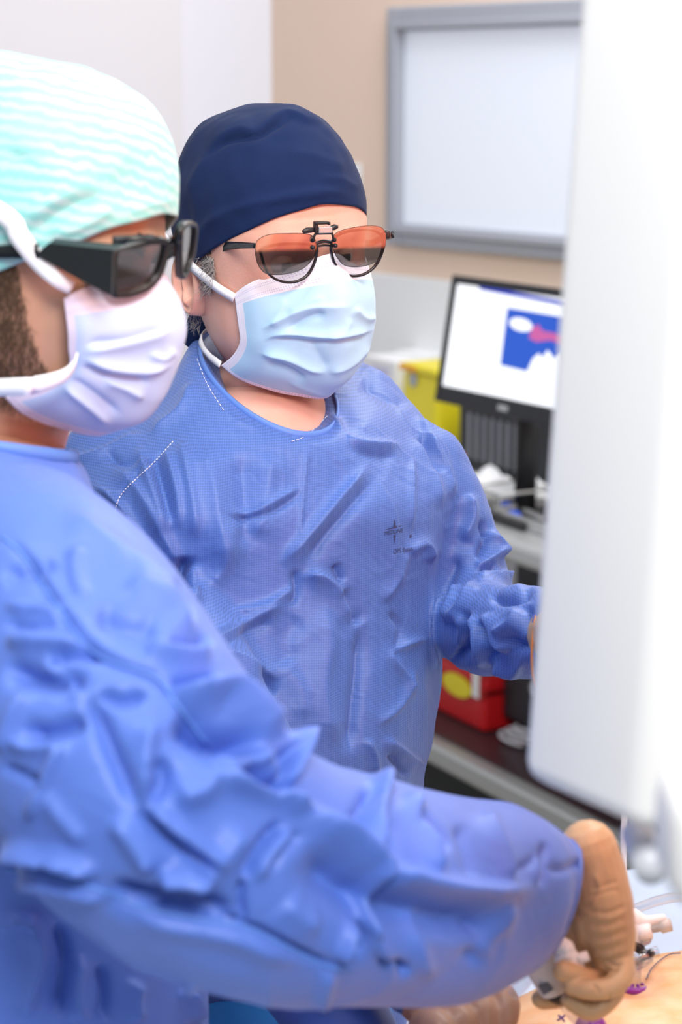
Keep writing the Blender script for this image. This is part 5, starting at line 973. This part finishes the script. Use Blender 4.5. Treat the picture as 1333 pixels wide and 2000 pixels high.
mk('seal', *join([tube([TP(1232, 1836, -.005), TP(1248, 1850, -.008), TP(1258, 1862, -.010)], [.0045, .0045, .003], 14, 14), sphere(TP(1272, 1862, -.016), .0034, 12, 8)]), M['black_matt'], tj)
mk('housing', *join([tube([TP(1212, 1800, .004), TP(1238, 1812, 0), TP(1254, 1850, -.004)], [.014, .0125, .0065], 26, 24), tube([TP(1238, 1795, -.004), TP(1262, 1800, -.006), TP(1294, 1794, -.006)], [.0085, .0050, .0036], 16, 14, rnd=True), tube([TP(1256, 1808, -.006), TP(1262, 1836, -.010)], [.0075, .0058], 20)]), M['white_plastic'], tj)
pr = TP(1263, 1835, -.012); mk('port_ring', *tube([pr+np.array((.0036*math.cos(t), 0, .0036*math.sin(t))) for t in np.linspace(0, 2*math.pi, 24)], .0009, 8), M['grey_body'], tj)
mk('luer_thread', *tube([TP(1270, 1814, -.008), TP(1290, 1811, -.008), TP(1292, 1810, -.008), TP(1312, 1806, -.008)], [.0036, .0036, .0055, .0050], 18), mat('milky_plastic', (.75, .72, .68), .25, trans=.4), tj)
tl_ = [P(1200, 1785, dT+.03), P(1240, 1776, dT+.05), P(1285, 1760, dT+.08), P(1340, 1752, dT+.12), P(1450, 1760, dT+.2)]
o = mk('plastic_tube', *tube(tl_, .0042, 16, 40), M['clear']); tag(o, 'clear tube curving right behind the white trocar', 'tube')
o = mk('plastic_tube', *tube([P(1000, 1946, 1.44), P(1015, 1930, 1.44), P(1040, 1900, 1.44), P(1070, 1870, 1.45)], .0048, 16, 20), M['clear']); tag(o, 'clear tube left of the grey trocar handle', 'tube')
def surfline(pts, off=.001):
    A = cr(np.array(pts, float), 40); out = []
    for q in A:
        h = hit(bvhP, q[0], q[1], 0)
        if h is not None: out.append(h+np.array((0, 0, off)))
    return np.array(out) if len(out) > 2 else np.array([P(x, y, 1.46) for x, y in pts])
print('SUT', len(surfline([(1263, 1918), (1330, 1866)])), len(surfline([(988, 1908), (1040, 1900)])))
o = mk('suture', *tube(surfline([(1263, 1918), (1272, 1898), (1290, 1880), (1310, 1868), (1330, 1866)], .002), .0005, 6), M['suture']); tag(o, 'violet suture thread on the abdomen right of the purple ring', 'thread')
o = mk('suture', *tube(surfline([(988, 1908), (1000, 1904), (1020, 1903), (1040, 1900)], .002), .0005, 6), M['suture']); tag(o, 'dark suture thread on the abdomen left of the grey trocar', 'thread')
L1 = surfline([(1090, 1994), (1098, 1988), (1104, 1984)], .0004); L2 = surfline([(1092, 1984), (1099, 1990), (1103, 1996)], .0004)
if len(L1) > 3 and len(L2) > 3:
    mk('ink_mark', *join([tube(L1, .0008, 6), tube(L2, .0007, 6)]), M['ink'], ptn)
